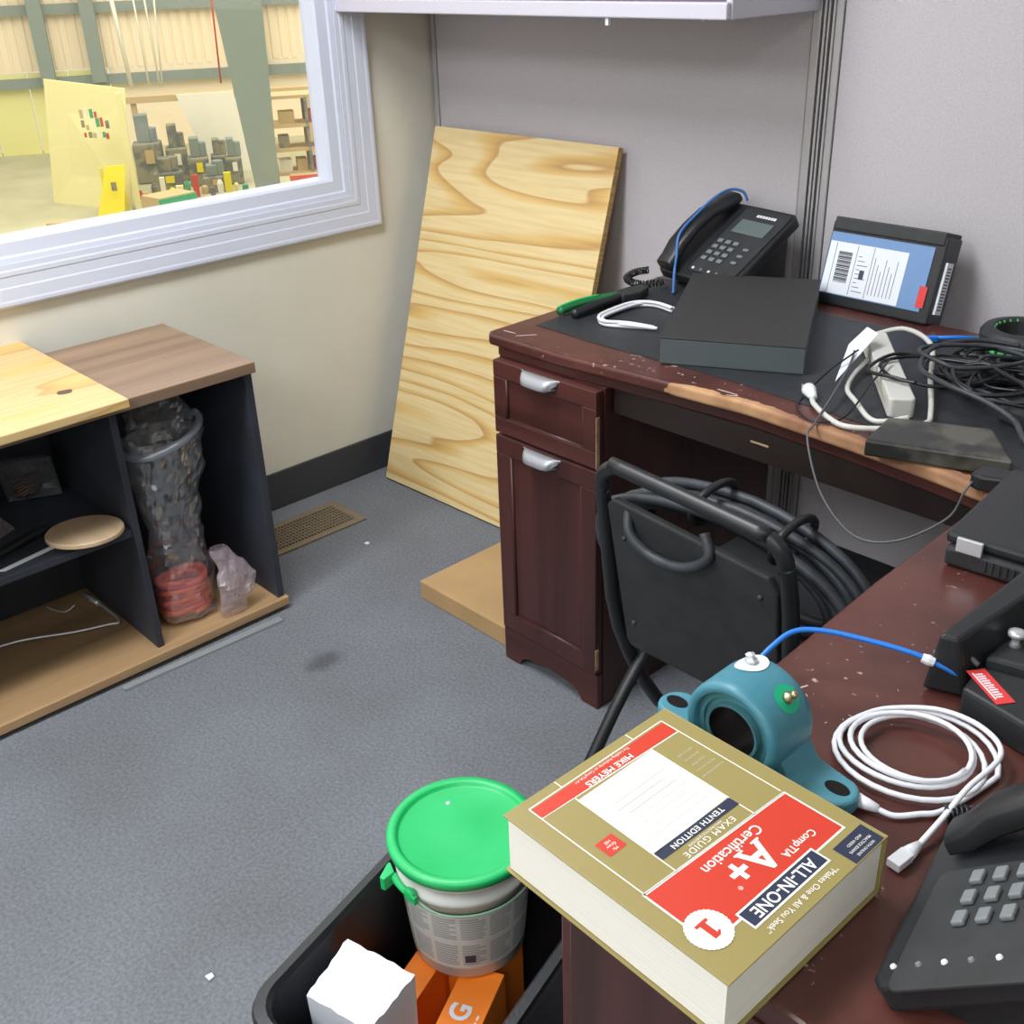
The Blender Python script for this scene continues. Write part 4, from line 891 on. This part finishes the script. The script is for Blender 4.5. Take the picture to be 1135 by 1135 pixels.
# telephones
def telephone(name, loc, uz, label, handset_cable=None, width=.225, depth=.235, side=False):
    """origin at the front left bottom corner of the face; uz = (right dir, up-slope dir)"""
    ph = thing(name, loc, label, 'telephone')
    T = frameT(Vector(loc), uz[0], Vector(uz[0]).cross(Vector(uz[1])))
    # face coordinates: x right, y up the slope, z out of the face
    up = Vector(uz[1]).normalized()
    b = MB(); b.prism([(0, .004), (.010, 0), (width-.01, 0), (width, .006), (width-.004, depth-.01), (width-.016, depth), (.012, depth), (.0, depth-.012)], -.026, -.001, T); b.build('phone_body', M_black, ph, bevel=.005, seg=3)
    b = MB(); b.prism(rrect(.145, depth/2+.004, .130, depth-.03, .010), -.001, .002, T); face = b.build('face_plate', M_blackm, ph, bevel=.001)
    # handset along the left side
    hs_ = MB(); hs_.smooth = True; pts = []; rr = []
    n_ = 20
    prof = [(.000, .030, .018), (.02, .032, .021), (.05, .046, .017), (.10, .052, .0155), (.15, .050, .0155), (.19, .036, .018), (.215, .030, .021), (.235, .028, .016)]
    hxo = .044 if side else .036; hyo = .022 if side else 0; hzo = -.014 if side else 0; hw = .019 if side else .024
    vs = []; fs = []; m8 = 12
    for (y, z, r_) in prof:
        for k in range(m8):
            a = 2*math.pi*k/m8; ca, sa = math.cos(a), math.sin(a)
            vs.append((hxo+hw*math.copysign(abs(ca)**.6, ca), (y*.9+hyo if side else y-.002), max(z+hzo-.012+r_*.75*math.copysign(abs(sa)**.6, sa), .0025 if y in (.0, .02, .215, .235, .19) else -1)))
    for i in range(len(prof)-1):
        for k in range(m8): k2 = (k+1) % m8; fs.append((i*m8+k, i*m8+k2, (i+1)*m8+k2, (i+1)*m8+k))
    fs.append(tuple(range(m8-1, -1, -1))); fs.append(tuple((len(prof)-1)*m8+k for k in range(m8)))
    hs_.add(vs, fs, T); hs_.build('handset', M_black, ph, bevel=.003)
    b = MB(); b.box((.098, depth-.088, .002), (.190, depth-.048, .0045), T); b.build('display', M_screen, ph, bevel=.001)
    b = MB()
    for k in range(7): b.box((.125+k*.008, depth-.034, .002), (.131+k*.008, depth-.027, .0024), T)
    b.build('logo_mark', M_white, ph)
    for i in range(4):
        for j in range(3):
            b = MB(); b.box((.090+j*.023, .052+i*.0185, .002), (.104+j*.023, .062+i*.0185, .0065), T); b.build('key', M_key, ph, bevel=.0015)
    for i in range(0 if side else 3):
        b = MB(); b.box((.172, .060+i*.020, .002), (.186, .067+i*.020, .005), T); b.build('function_key', M_key, ph, bevel=.001)
    for j in range(5):
        b = MB(); b.lathe([(.0026 if side else .0035, .002), (.002 if side else .003, .0035)], 8, T @ (TT((.186, .018+j*.020, 0)) if side else TT((.092+j*.0235, .026, 0)))); b.build('small_button', M_key if j % 2 else M_white, ph)
    # stand
    b = MB(); base = [T @ Vector((.02, .03, -.026)), T @ Vector((width-.02, .03, -.026)), T @ Vector((width-.02, depth-.03, -.026)), T @ Vector((.02, depth-.03, -.026))]
    zf = .7568; low = [Vector((p.x, p.y, zf)) for p in base]
    b.add(base+low, [(0, 1, 2, 3), (7, 6, 5, 4), (0, 4, 5, 1), (1, 5, 6, 2), (2, 6, 7, 3), (3, 7, 4, 0)]); b.build('stand', M_black, ph)
    return ph, T
ph1, T1 = telephone('desk_telephone', (1.028, -.234, .788), ((1, -.16, 0), Vector((-.02, .21, .125))), 'black desk telephone on its stand against the partition, blue cable over the handset', width=.222, depth=.232)
tag(MB().tube(spline([T1 @ Vector(p) for p in ((.066, .236, .004), (.058, .240, .024), (.042, .222, .042), (.040, .18, .0545), (.040, .12, .0575), (.044, .06, .055), (.060, .02, .030), (.066, -.004, .010))]+[Vector((1.12, -.29, .760))], 8), .003, 8).build('blue_draped_cable', M_bluedk, smooth=True), 'dull blue cable draped along the handset of the back telephone', 'cable')
def coiled_cord(name, cp, label, r_=.007, turns=26, wr=.0018):
    base = spline(cp, 20); tot = len(base); pts = []
    for i in range(turns*10):
        f = i/(turns*10)*(tot-1.001); k = int(f); p = base[k].lerp(base[min(k+1, tot-1)], f-k); t = (base[min(k+1, tot-1)]-base[k]).normalized()
        u = t.orthogonal().normalized(); v2 = t.cross(u); a = 2*math.pi*i/10; pts.append(p+u*r_*math.cos(a)+v2*r_*math.sin(a))
    return tag(MB().tube(pts, wr, 5).build(name, M_cable, smooth=True), label, 'cord')
coiled_cord('handset_cord', [(1.075, -.268, .772), (1.035, -.30, .767), (.985, -.285, .767), (.965, -.235, .767), (.975, -.20, .767)], 'coiled black handset cord beside the back telephone')
# phone on the return
ph2, T2_ = telephone('desk_telephone', (2.287, -1.368, .770), (Vector((.19, -.98, 0)), Vector((.98, .19, .80))), 'black desk telephone at the right edge with its keypad towards the book', width=.2, depth=.235, side=True)
coiled_cord('handset_cord', [(2.281, -1.362, .7655), (2.293, -1.352, .7655), (2.312, -1.345, .767), (2.335, -1.352, .773)], 'coiled black cord end emerging under the right-hand telephone handset', turns=12)
# crimping tool
cr1 = thing('crimping_pliers', (1.06, -.45, .757), 'green-handled black crimping pliers on the left of the desk', 'pliers')
MB().tube(spline([(1.040, -.555, .7665), (1.040, -.50, .769), (1.048, -.44, .768), (1.058, -.40, .767)], 6), [.0095]*19, 8).build('green_handle', M_dkgreen, cr1, smooth=True)
MB().tube(spline([(1.075, -.550, .7665), (1.074, -.49, .769), (1.070, -.44, .768), (1.066, -.40, .767)], 6), [.0095]*19, 8).build('black_handle', M_black, cr1, smooth=True)
MB().tube(spline([(1.040, -.556, .7755), (1.041, -.50, .778), (1.048, -.445, .777)], 6), .003, 6).build('handle_inlay', M_green, cr1, smooth=True)
MB().prism([(1.045, -.405), (1.080, -.405), (1.092, -.36), (1.080, -.322), (1.055, -.318), (1.046, -.36)], .7575, .775).build('jaw', M_blackm, cr1, bevel=.003)
wl = MB(); wl.smooth = True
for k, (dx, dz) in enumerate(((0, 0), (.006, .004), (-.002, .007))):
    wl.tube(spline([(1.245+dx, -.50, .7605+dz*.2), (1.20+dx, -.525, .7605+dz), (1.155+dx, -.545+dx, .7605+dz), (1.125+dx, -.525, .7605+dz), (1.115+dx, -.47, .7605+dz), (1.118+dx, -.41+dx, .7605+dz), (1.150, -.385+dx, .7605+dz), (1.20, -.392+dx, .7605+dz)], 8), .0036, 8)
tag(wl.build('white_cable_bundle', M_white), 'short white cable folded in loops beside the flat charcoal box', 'cable')
# ================================================================ BIN, BUCKET, BOXES
bn = thing('storage_bin', (1.77, -1.52, 0), 'open black plastic bin on the floor left of the near desk pedestal', 'bin')
C0 = Vector((1.778, -1.513)); rot = R(15); BLn, BWn, BH = .43, .262, .36
def ringpts(w_, l_, r_, z): return [(x, y, z) for x, y in rrect(C0.x, C0.y, w_, l_, r_, 6, rot)]
rs = [ringpts(.235, .37, .035, .002), ringpts(.258, .42, .04, .325), ringpts(.262, .428, .045, .33), ringpts(.285, .450, .05, .334), ringpts(.289, .454, .05, .350), ringpts(.285, .450, .05, .356), ringpts(.262, .428, .045, .357), ringpts(.252, .416, .04, .350), ringpts(.229, .364, .033, .008)]
b = MB(); b.smooth = False; n = len(rs[0]); vs = [p for r_ in rs for p in r_]; fs = [tuple(range(n-1, -1, -1)), tuple((len(rs)-1)*n+k for k in range(n))]
for i in range(len(rs)-1):
    for k in range(n): k2 = (k+1) % n; fs.append((i*n+k, i*n+k2, (i+1)*n+k2, (i+1)*n+k))
b.add(vs, fs); b.build('bin_shell', M_bin, bn)
# orange boxes standing in the bin
def standing_box(name, c, w_, l_, z0, z1, ang, label, txt=None, m2=M_redor):
    t = thing(name, (c[0], c[1], z0), label, 'box'); T = TT((c[0], c[1], 0)) @ Matrix.Rotation(ang, 4, 'Z')
    MB().box((-w_/2, -l_/2, z0), (w_/2, l_/2, z1), T).build('carton', [M_orangebox], t, bevel=.001)
    if txt:
        q = MB(); text_mesh(q, txt, .038, T @ TT((-.004, .002, z1+.0004)) @ Matrix.Rotation(R(90), 4, 'Z'), .0012, .95)
        for k in range(9): q.box((.018, -.062+k*.010, z1+.0003), (.0205, -.055+k*.010, z1+.0006), T)
        q.build('box_lettering', M_white, t)
    return t
TOPZ = .226
standing_box('orange_box', (1.812, -1.540), .056, .19, .010, TOPZ, R(26), 'orange printed box with white lettering under the bucket', 'us G')
standing_box('orange_box', (1.732, -1.575), .040, .22, .010, TOPZ+.0, R(20), 'plain orange box between the white box and the lettered one')
standing_box('orange_box', (1.738, -1.425), .060, .10, .010, TOPZ-.001, R(18), 'orange carton hidden under the far side of the bucket')
# white paper box
pb = thing('white_paper_stack', (1.745, -1.64, .02), 'white torn-top box of papers standing in the bin corner', 'box')
q4 = [(1.722, -1.688), (1.688, -1.604), (1.790, -1.579), (1.812, -1.664)]
b = MB(); vs = []; fs = []; nn = 20; cen = Vector((1.752, -1.634))
per = []
for i in range(4):
    a, c_ = Vector(q4[i]), Vector(q4[(i+1) % 4])
    for k in range(nn//2): per.append(a.lerp(c_, k/(nn//2)))
n = len(per)
vs = [(p.x*.86+cen.x*.14, p.y*.86+cen.y*.14, .02) for p in per]+[(p.x, p.y, .337+.0016*math.sin(i*2.3)+.0012*math.sin(i*.9)) for i, p in enumerate(per)]+[(cen.x, cen.y, .337)]
fs = [tuple(range(n-1, -1, -1))]+[(i, (i+1) % n, n+(i+1) % n, n+i) for i in range(n)]+[(n+i, n+(i+1) % n, 2*n) for i in range(n)]
b.add(vs, fs); b.build('paper_box', M_paper, pb)
# bucket
bx_, by_ = 1.712, -1.430
bu = thing('plastic_bucket', (bx_, by_, TOPZ+.001), 'white plastic bucket with a green lid standing on the boxes in the bin', 'bucket')
T = TT((bx_, by_, TOPZ+.001))
b = MB(); b.smooth = True; b.lathe([(.072, 0), (.076, .004), (.0865, .140), (.090, .142), (.0905, .150), (.088, .152), (.0885, .168), (.093, .170), (.0935, .180)], 56, T); b.build('bucket_body', M_bucket, bu)
b = MB(); b.smooth = True; b.lathe([(.0935, .1785), (.0975, .179), (.0985, .188), (.0965, .1915), (.088, .192), (.085, .190), (.084, .1865), (.082, .186), (.030, .1861), (.001, .1862)], 56, T); lid = b.build('lid', M_green, bu)
MB().lathe([(.003, 0), (.002, .0012)], 10, T @ TT((-.052, .02, .1861))).build('lid_vent_spot', M_white, lid)
# label wrap
lab = MB(); n = 40
def bucket_patch(mb_, a0, a1, z0, z1, lift):
    k_ = max(2, int(abs(a1-a0)/5)); vs = []
    for k in range(k_+1):
        a = R(a0+(a1-a0)*k/k_)
        for z in (z0, z1):
            r_ = .076+(.0865-.076)*(z-.004)/.136+lift; vs.append((r_*math.cos(a), r_*math.sin(a), z))
    mb_.add([T @ Vector(v_) for v_ in vs], [(2*k, 2*k+2, 2*k+3, 2*k+1) for k in range(k_)])
bucket_patch(lab, -170, 60, .022, .126, .0005); lab.build('bucket_label', M_label, bu, smooth=True)
tx = MB(); random.seed(9)
for ci, a0 in enumerate(range(-150, 40, 26)):
    for row in range(2):
        z1 = .118-row*.050
        for l in range(9):
            bucket_patch(tx, a0, a0+22-random.choice((0, 0, 2, 6)), z1-l*.0045-.0028, z1-l*.0045, .0008)
tx.build('label_text', M_labtxt, bu)
tx = MB(); bucket_patch(tx, -44, -34, .034, .048, .0011); tx.build('hazard_mark', M_navy, bu)
tx = MB(); bucket_patch(tx, -170, 60, .1275, .1290, .0006); bucket_patch(tx, -170, 60, .1225, .1232, .0007); tx.build('green_stripe', MATS['green_grip'], bu)
# handle: green strap folded at left
pts = []
for k in range(31):
    a = R(-150+k*6.3+0); rr_ = .0945; sag = .022*math.sin(R(180*k/30))
    pts.append(T @ Vector((rr_*math.cos(a), rr_*math.sin(a), .146-sag)))
MB().tube(pts[:0]+[T @ Vector((.0925*math.cos(R(-86+k*6)), .0925*math.sin(R(-86+k*6)), .146-.014*math.sin(R(min(90, 18*k))))) for k in range(25)], .0014, 6).build('handle_strap', mat('pale_green_strap', '#8fbfa3', .5), bu, smooth=True)
hd = MB(); A = R(-86)
Ta = T @ Matrix.Rotation(A, 4, 'Z') @ TT((.0935, 0, .146))
hd.prism([(0, -.006), (.006, -.006), (.006, .012), (0, .012)], -.006, .006, Ta)
Tb = T @ Matrix.Rotation(R(-112), 4, 'Z') @ TT((.094, 0, .140))
hd.prism([(0, -.020), (.004, -.020), (.020, .0), (.016, .006), (0, -.002)], -.010, .010, Tb)
Tc = T @ Matrix.Rotation(R(-86), 4, 'Z') @ TT((.092, 0, .148)) @ Matrix.Rotation(R(90), 4, 'Y'); hd.lathe([(.010, 0), (.010, .006), (.006, .008)], 18, Tc)
hd.tube([T @ Vector((.0945*math.cos(R(-86-k*4)), .0945*math.sin(R(-86-k*4)), .148-.0008*k)) for k in range(8)], .005, 8)
hd.build('handle_hub', M_green, bu, bevel=.001)
# ================================================================ FLOOR DEBRIS
for (x, y, lb_) in ((.368, -.626, 'tiny white scrap on the carpet right of the floor vent'), (1.329, -1.652, 'tiny white crumb on the carpet left of the bin')):
    tag(MB().prism([(x-.006, y-.005), (x+.006, y-.004), (x+.005, y+.005), (x-.004, y+.006)], .0005, .004).build('paper_scrap', M_paper), lb_, 'scrap')
# ================================================================ WAREHOUSE THROUGH THE WINDOW
WO = Vector((-28.3, 8.6, -3.0)); WD = Vector((.481, .877, 0)).normalized(); WN = Vector((.877, -.481, 0)).normalized()
TW = Matrix((WD, WN, Vector((0, 0, 1)))).transposed().to_4x4(); TW.translation = WO      # u along wall, v towards camera, w up from its floor
TW.translation = WO
def wbox(mb_, u0, v0, w0, u1, v1, w1): return mb_.box((u0, v0, w0), (u1, v1, w1), TW)
M_wf = mat('warehouse_concrete', '#b9b590', .8, var='#aaa684', vscale=.8)
M_wp = mat('cream_metal_cladding', '#f0e0bf', .7); M_wy = mat('lime_yellow_liner', '#e4e093', .7)
M_ws = mat('grey_green_steel', '#7c897f', .7); M_wdk = mat('hazed_dark_machinery', '#646a62', .7, var='#8a866c', vscale=4, lo=.45, hi=.55); M_wb = mat('pale_yellow_board', '#e6df9f', .8)  # machine grey is lightened, putting distance haze into its colour
M_ww = mat('white_board', '#e9e6d2', .8); M_wyel = mat('safety_yellow', '#e8d800', .6); M_wg = mat('green_crate', '#2e9e6a', .7); M_wr = mat('warehouse_red', '#c4402c', .7); M_wt = mat('tan_wood', '#c0a878', .8)
struct(MB().box((-9, -.6, -.1), (18, 24, 0), TW).build('trim_1', M_wf)); bpy.data.objects['trim_1'].name = 'floor_warehouse'
wl_ = MB(); 
for k in range(100):
    u = -8+k*.25; wl_.box((u, -.12, 2.0), (u+.16, -.02, 9), TW); wl_.box((u+.16, -.12, 2.0), (u+.25, -.06, 9), TW)
wl_.box((3.0, -.12, 0), (17, -.03, 2.0), TW)
struct(wl_.build('wall_warehouse', M_wp))
lw2 = MB(); 
for k in range(11): lw2.box((-8+k*1.0, -.10, .0), (-8+k*1.0+.97, -.02, 1.98), TW)
struct(lw2.build('trim_1', M_wy))
wg = thing('steel_wall_frame', TW @ Vector((0, .1, 0)), 'dark grey steel girts and posts along the far warehouse wall', 'frame')
for (w0, w1) in ((1.62, 1.86), (3.32, 3.56), (6.0, 6.2)):
    b = MB(); wbox(b, -8, -.02, w0, 17, .18, w1); b.build('girt', M_ws, wg)
for u in (-1.6, 1.55, 2.78, 6.9, 10.5):
    b = MB(); wbox(b, u-.17, .18, 1.7 if u > 0 else 0, u+.17, .45, 9); b.build('post', M_ws, wg)
def wthing(name, u, v, w0, label, cat, group=None): return thing(name, TW @ Vector((u, v, w0)), label, cat, group)
# big leaning board with tools
t = wthing('tall_panel_board', 3.0, 7.6, 0, 'big pale yellow board standing in the warehouse with tools hung on it', 'board')
b = MB(); vs = [TW @ Vector(p) for p in ((1.98, 7.2, 0), (3.62, 8.7, 0), (3.86, 8.1, 2.22), (2.25, 6.9, 2.38))]; dv = WN*.08
b.add(vs+[p-dv for p in vs], [(0, 1, 2, 3), (7, 6, 5, 4), (0, 4, 5, 1), (1, 5, 6, 2), (2, 6, 7, 3), (3, 7, 4, 0)]); b.build('board_sheet', M_wb, t)
b = MB(); wbox(b, 3.70, 8.45, 0, 3.80, 8.75, 2.2); b.build('board_post', M_wb, t)
random.seed(2)
M_cols = [M_wr, M_wdk, M_wt, M_ww, M_wg]
for k in range(16):
    u = 2.95+.085*(k % 6)+random.uniform(0, .03); w_ = 1.35+.19*(k//6)+random.uniform(0, .06); v_ = 7.2+(u-1.98)/(3.62-1.98)*1.5-.45+.12*(2.2-w_)*0
    v_ = 8.42
    b = MB(); wbox(b, u, v_, w_, u+random.uniform(.04, .075), v_+.05, w_+random.uniform(.08, .17))
    tag(b.build('hanging_tool', M_cols[k % 5]), 'small tool hanging on the big yellow warehouse board', 'tool', 'tools on the warehouse board')
# wet floor style stand
t = wthing('yellow_stand', 3.3, 9.2, 0, 'bright yellow folding stand on the warehouse floor before the big board', 'stand')
b = MB(); vs = [TW @ Vector(p) for p in ((3.00, 9.25, 0), (3.50, 9.25, 0), (3.66, 9.0, .92), (3.30, 9.0, .92))]
b.add(vs+[p-WN*.05 for p in vs], [(0, 1, 2, 3), (7, 6, 5, 4), (0, 4, 5, 1), (1, 5, 6, 2), (2, 6, 7, 3), (3, 7, 4, 0)]); b.build('front_leaf', M_wyel, t)
b = MB(); wbox(b, 3.15, 8.6, 0, 3.2, 8.7, .85); wbox(b, 3.50, 8.6, 0, 3.55, 8.7, .85); wbox(b, 3.2, 8.62, .4, 3.5, 8.67, .45); b.build('back_legs', M_wyel, t)
b = MB(); wbox(b, 3.36, 9.25, .5, 3.46, 9.27, .66); b.build('sign_mark', M_wdk, t)
# column
t = wthing('tapered_steel_column', 6.3, 10, 0, 'wide grey-green tapered steel column in the warehouse', 'column')
def taper(mb_, u0a, u1a, u0b, u1b, wa, wb, v0, v1):
    mb_.add([TW @ Vector(p) for p in ((u0a, v0, wa), (u1a, v0, wa), (u1a, v1, wa), (u0a, v1, wa), (u0b, v0, wb), (u1b, v0, wb), (u1b, v1, wb), (u0b, v1, wb))], [(0, 3, 2, 1), (4, 5, 6, 7), (0, 1, 5, 4), (1, 2, 6, 5), (2, 3, 7, 6), (3, 0, 4, 7)])
b = MB(); taper(b, 6.10, 6.50, 5.60, 6.66, 0, 5.5, 9.95, 10.0); b.build('flange', M_ws, t)
b = MB(); taper(b, 6.45, 6.50, 6.58, 6.66, 0, 5.5, 9.6, 9.94); b.build('web', M_ws, t)
# white leaning panel, machines, shelf rack, crate, plank, beam, ropes
b = MB(); taper(b, 5.25, 6.15, 4.72, 5.98, 0, 1.75, 5.0, 5.06); tag(b.build('leaning_sheet', M_ww), 'white sheet leaning behind the machines in the warehouse', 'panel')
b = MB(); wbox(b, 3.6, 4.6, 1.60, 7.8, 4.9, 1.74); wbox(b, 3.7, 4.65, 0, 3.82, 4.85, 1.6); wbox(b, 7.6, 4.65, 0, 7.75, 4.85, 1.6); tag(b.build('long_work_shelf', M_wt), 'long tan beam shelf running behind the machines in the warehouse', 'shelf')
random.seed(14)
mach = [(3.95, 5.6, .62, 1.45), (4.55, 5.6, .45, 1.2), (5.0, 6.4, .45, 1.0), (5.45, 5.7, .35, .85), (5.75, 6.5, .35, .95), (4.35, 6.9, .6, .7), (5.3, 7.3, .5, .55)]
ML = ['tallest dark machine, nearest the big yellow board in the warehouse', 'second tallest dark machine, just right of the tallest one in the warehouse', 'dark warehouse machine before the white sheet with a yellow plate', 'low dark machine half hidden at the foot of the white sheet in the warehouse', 'narrow dark machine next to the tapered steel column in the warehouse', 'low dark machine standing in front of the tallest machine in the warehouse', 'lowest dark machine, nearest the window sill in the warehouse']
for i, (u, v_, w_, h_) in enumerate(mach):
    t = wthing('machine', u, v_, 0, ML[i], 'machine', 'dark machines in the warehouse')
    b = MB(); wbox(b, u-w_/2, v_-.25, 0, u+w_/2, v_+.25, h_*.6); b.build('machine_base', M_wdk, t, bevel=.04)
    b = MB(); wbox(b, u-w_*.3, v_-.2, h_*.6, u+w_*.15, v_+.15, h_); b.lathe([(.12, 0), (.12, .3)], 12, TW @ TT((u+w_*.2, v_, h_*.6))); b.build('machine_head', M_wdk if i % 2 else M_ws, t, bevel=.02)
    b = MB(); wbox(b, u-w_*.1, v_+.26, h_*.3, u+w_*.2, v_+.28, h_*.5); b.build('panel_plate', (M_wt, M_ww, M_wyel)[i % 3], t)
CL = [('red toolbox', M_wr), ('pale yellow tub', M_wb), ('white can', M_ww), ('tan carton', M_wt), ('green tub', M_wg), ('bright yellow case', M_wyel), ('dark bucket', M_wdk)]
for i in range(14):
    u = 3.75+i*.165; v_ = 7.55+.28*((i*3) % 4); cn, cm = CL[(i*3) % 7]; h_ = .18+.09*((i*5) % 4); w_ = .05+.012*(i % 3)
    if u > 4.0 and u < 5.0 and v_ > 8: v_ = 7.9
    b = MB()
    if i % 2: b.box((u-w_, v_-.06, 0), (u+w_, v_+.06, h_), TW)
    else: b.lathe([(w_*.9, 0), (w_, h_*.8), (w_*.5, h_)], 10, TW @ TT((u, v_, 0)))
    tag(b.build('floor_clutter', cm), cn+' among the clutter before the machines, '+['first','second','third','fourth','fifth','sixth','seventh','eighth','ninth','tenth','eleventh','twelfth','thirteenth','fourteenth'][i]+' from the left', 'container', 'clutter on the warehouse floor')
t = wthing('storage_rack', 6.95, 9, 0, 'tan wooden storage rack at the right of the warehouse view', 'rack')
for w_ in (.55, 1.0, 1.45, 1.98):
    b = MB(); wbox(b, 6.5, 8.6, w_, 7.9, 9.4, w_+.06); b.build('rack_shelf', M_wt, t)
for u in (6.5, 7.2, 7.84):
    b = MB(); wbox(b, u, 9.3, 0, u+.06, 9.4, 2.0); wbox(b, u, 8.6, 0, u+.06, 8.7, 2.0); b.build('rack_post', M_wdk, t)
for k, (u, w_, s_) in enumerate(((6.6, .61, .25), (6.95, .61, .2), (7.3, .61, .3), (6.65, 1.06, .2), (7.35, 1.06, .3), (6.7, 1.51, .3), (7.3, 1.51, .22))):
    b = MB(); wbox(b, u, 8.9, w_, u+s_, 9.25, w_+.22); tag(b.build('stored_box', (M_ww, M_wt, M_wr, M_wdk)[k % 4]), ('white', 'tan', 'red', 'dark', 'white', 'tan', 'red')[k]+' box at the '+('left of the lowest', 'middle of the lowest', 'right of the lowest', 'left of the middle', 'right of the middle', 'left of the upper', 'right of the upper')[k]+' warehouse rack shelf', 'box', 'boxes on the warehouse rack')
t = wthing('red_edged_bench', 6.8, 9.8, 0, 'bench with a red edge below the warehouse rack', 'bench')
b = MB(); wbox(b, 6.75, 9.6, .30, 7.9, 10.1, .62); b.build('bench_front', M_wt, t)
b = MB(); wbox(b, 6.72, 10.1, .50, 7.9, 10.14, .66); wbox(b, 6.72, 10.1, .2, 6.95, 10.14, .50); b.build('red_edge', M_wr, t)
b = MB(); wbox(b, 6.8, 9.65, 0, 6.9, 10.0, .3); wbox(b, 7.7, 9.65, 0, 7.8, 10.0, .3); b.build('bench_leg', M_wdk, t)
t = wthing('wooden_crate', 4.4, 10, 0, 'low crate with green and red sides on the warehouse floor', 'crate')
Tq = TW @ TT((4.42, 10.0, 0)) @ Matrix.Rotation(R(-35), 4, 'Z')
MB().box((-.4, -.3, 0), (.4, .3, .50), Tq).build('crate_body', M_wt, t); MB().box((-.41, .30, .2), (.41, .33, .48), Tq).build('green_side', M_wg, t); MB().box((.40, -.3, .2), (.43, .3, .48), Tq).build('red_side', M_wr, t)
b = MB(); b.box((-.8, -.12, 0), (.8, .12, .12), TW @ TT((2.95, 10.0, 0)) @ Matrix.Rotation(R(12), 4, 'Z')); tag(b.build('timber_plank', M_wt), 'pale timber plank on the warehouse floor at the window bottom', 'plank')
for k, (u0, u1, m_, lb_) in enumerate(((3.52, 3.70, M_ww, 'thick pale vertical cable left of the others'), (4.05, 4.10, M_ww, 'second pale hanging cable'), (4.30, 4.34, M_ww, 'third pale hanging cable'), (4.62, 4.40, M_ww, 'fourth pale hanging cable, leaning left'), (5.86, 5.76, M_wr, 'red hanging line beside the column'))):
    tag(MB().tube([TW @ Vector((u0, 3.2, 5.0)), TW @ Vector((u1, 3.2, 1.76))], .05 if k == 0 else .022, 6).build('hanging_cable', m_, smooth=True), lb_+' in the warehouse', 'cable', 'hanging warehouse cables')
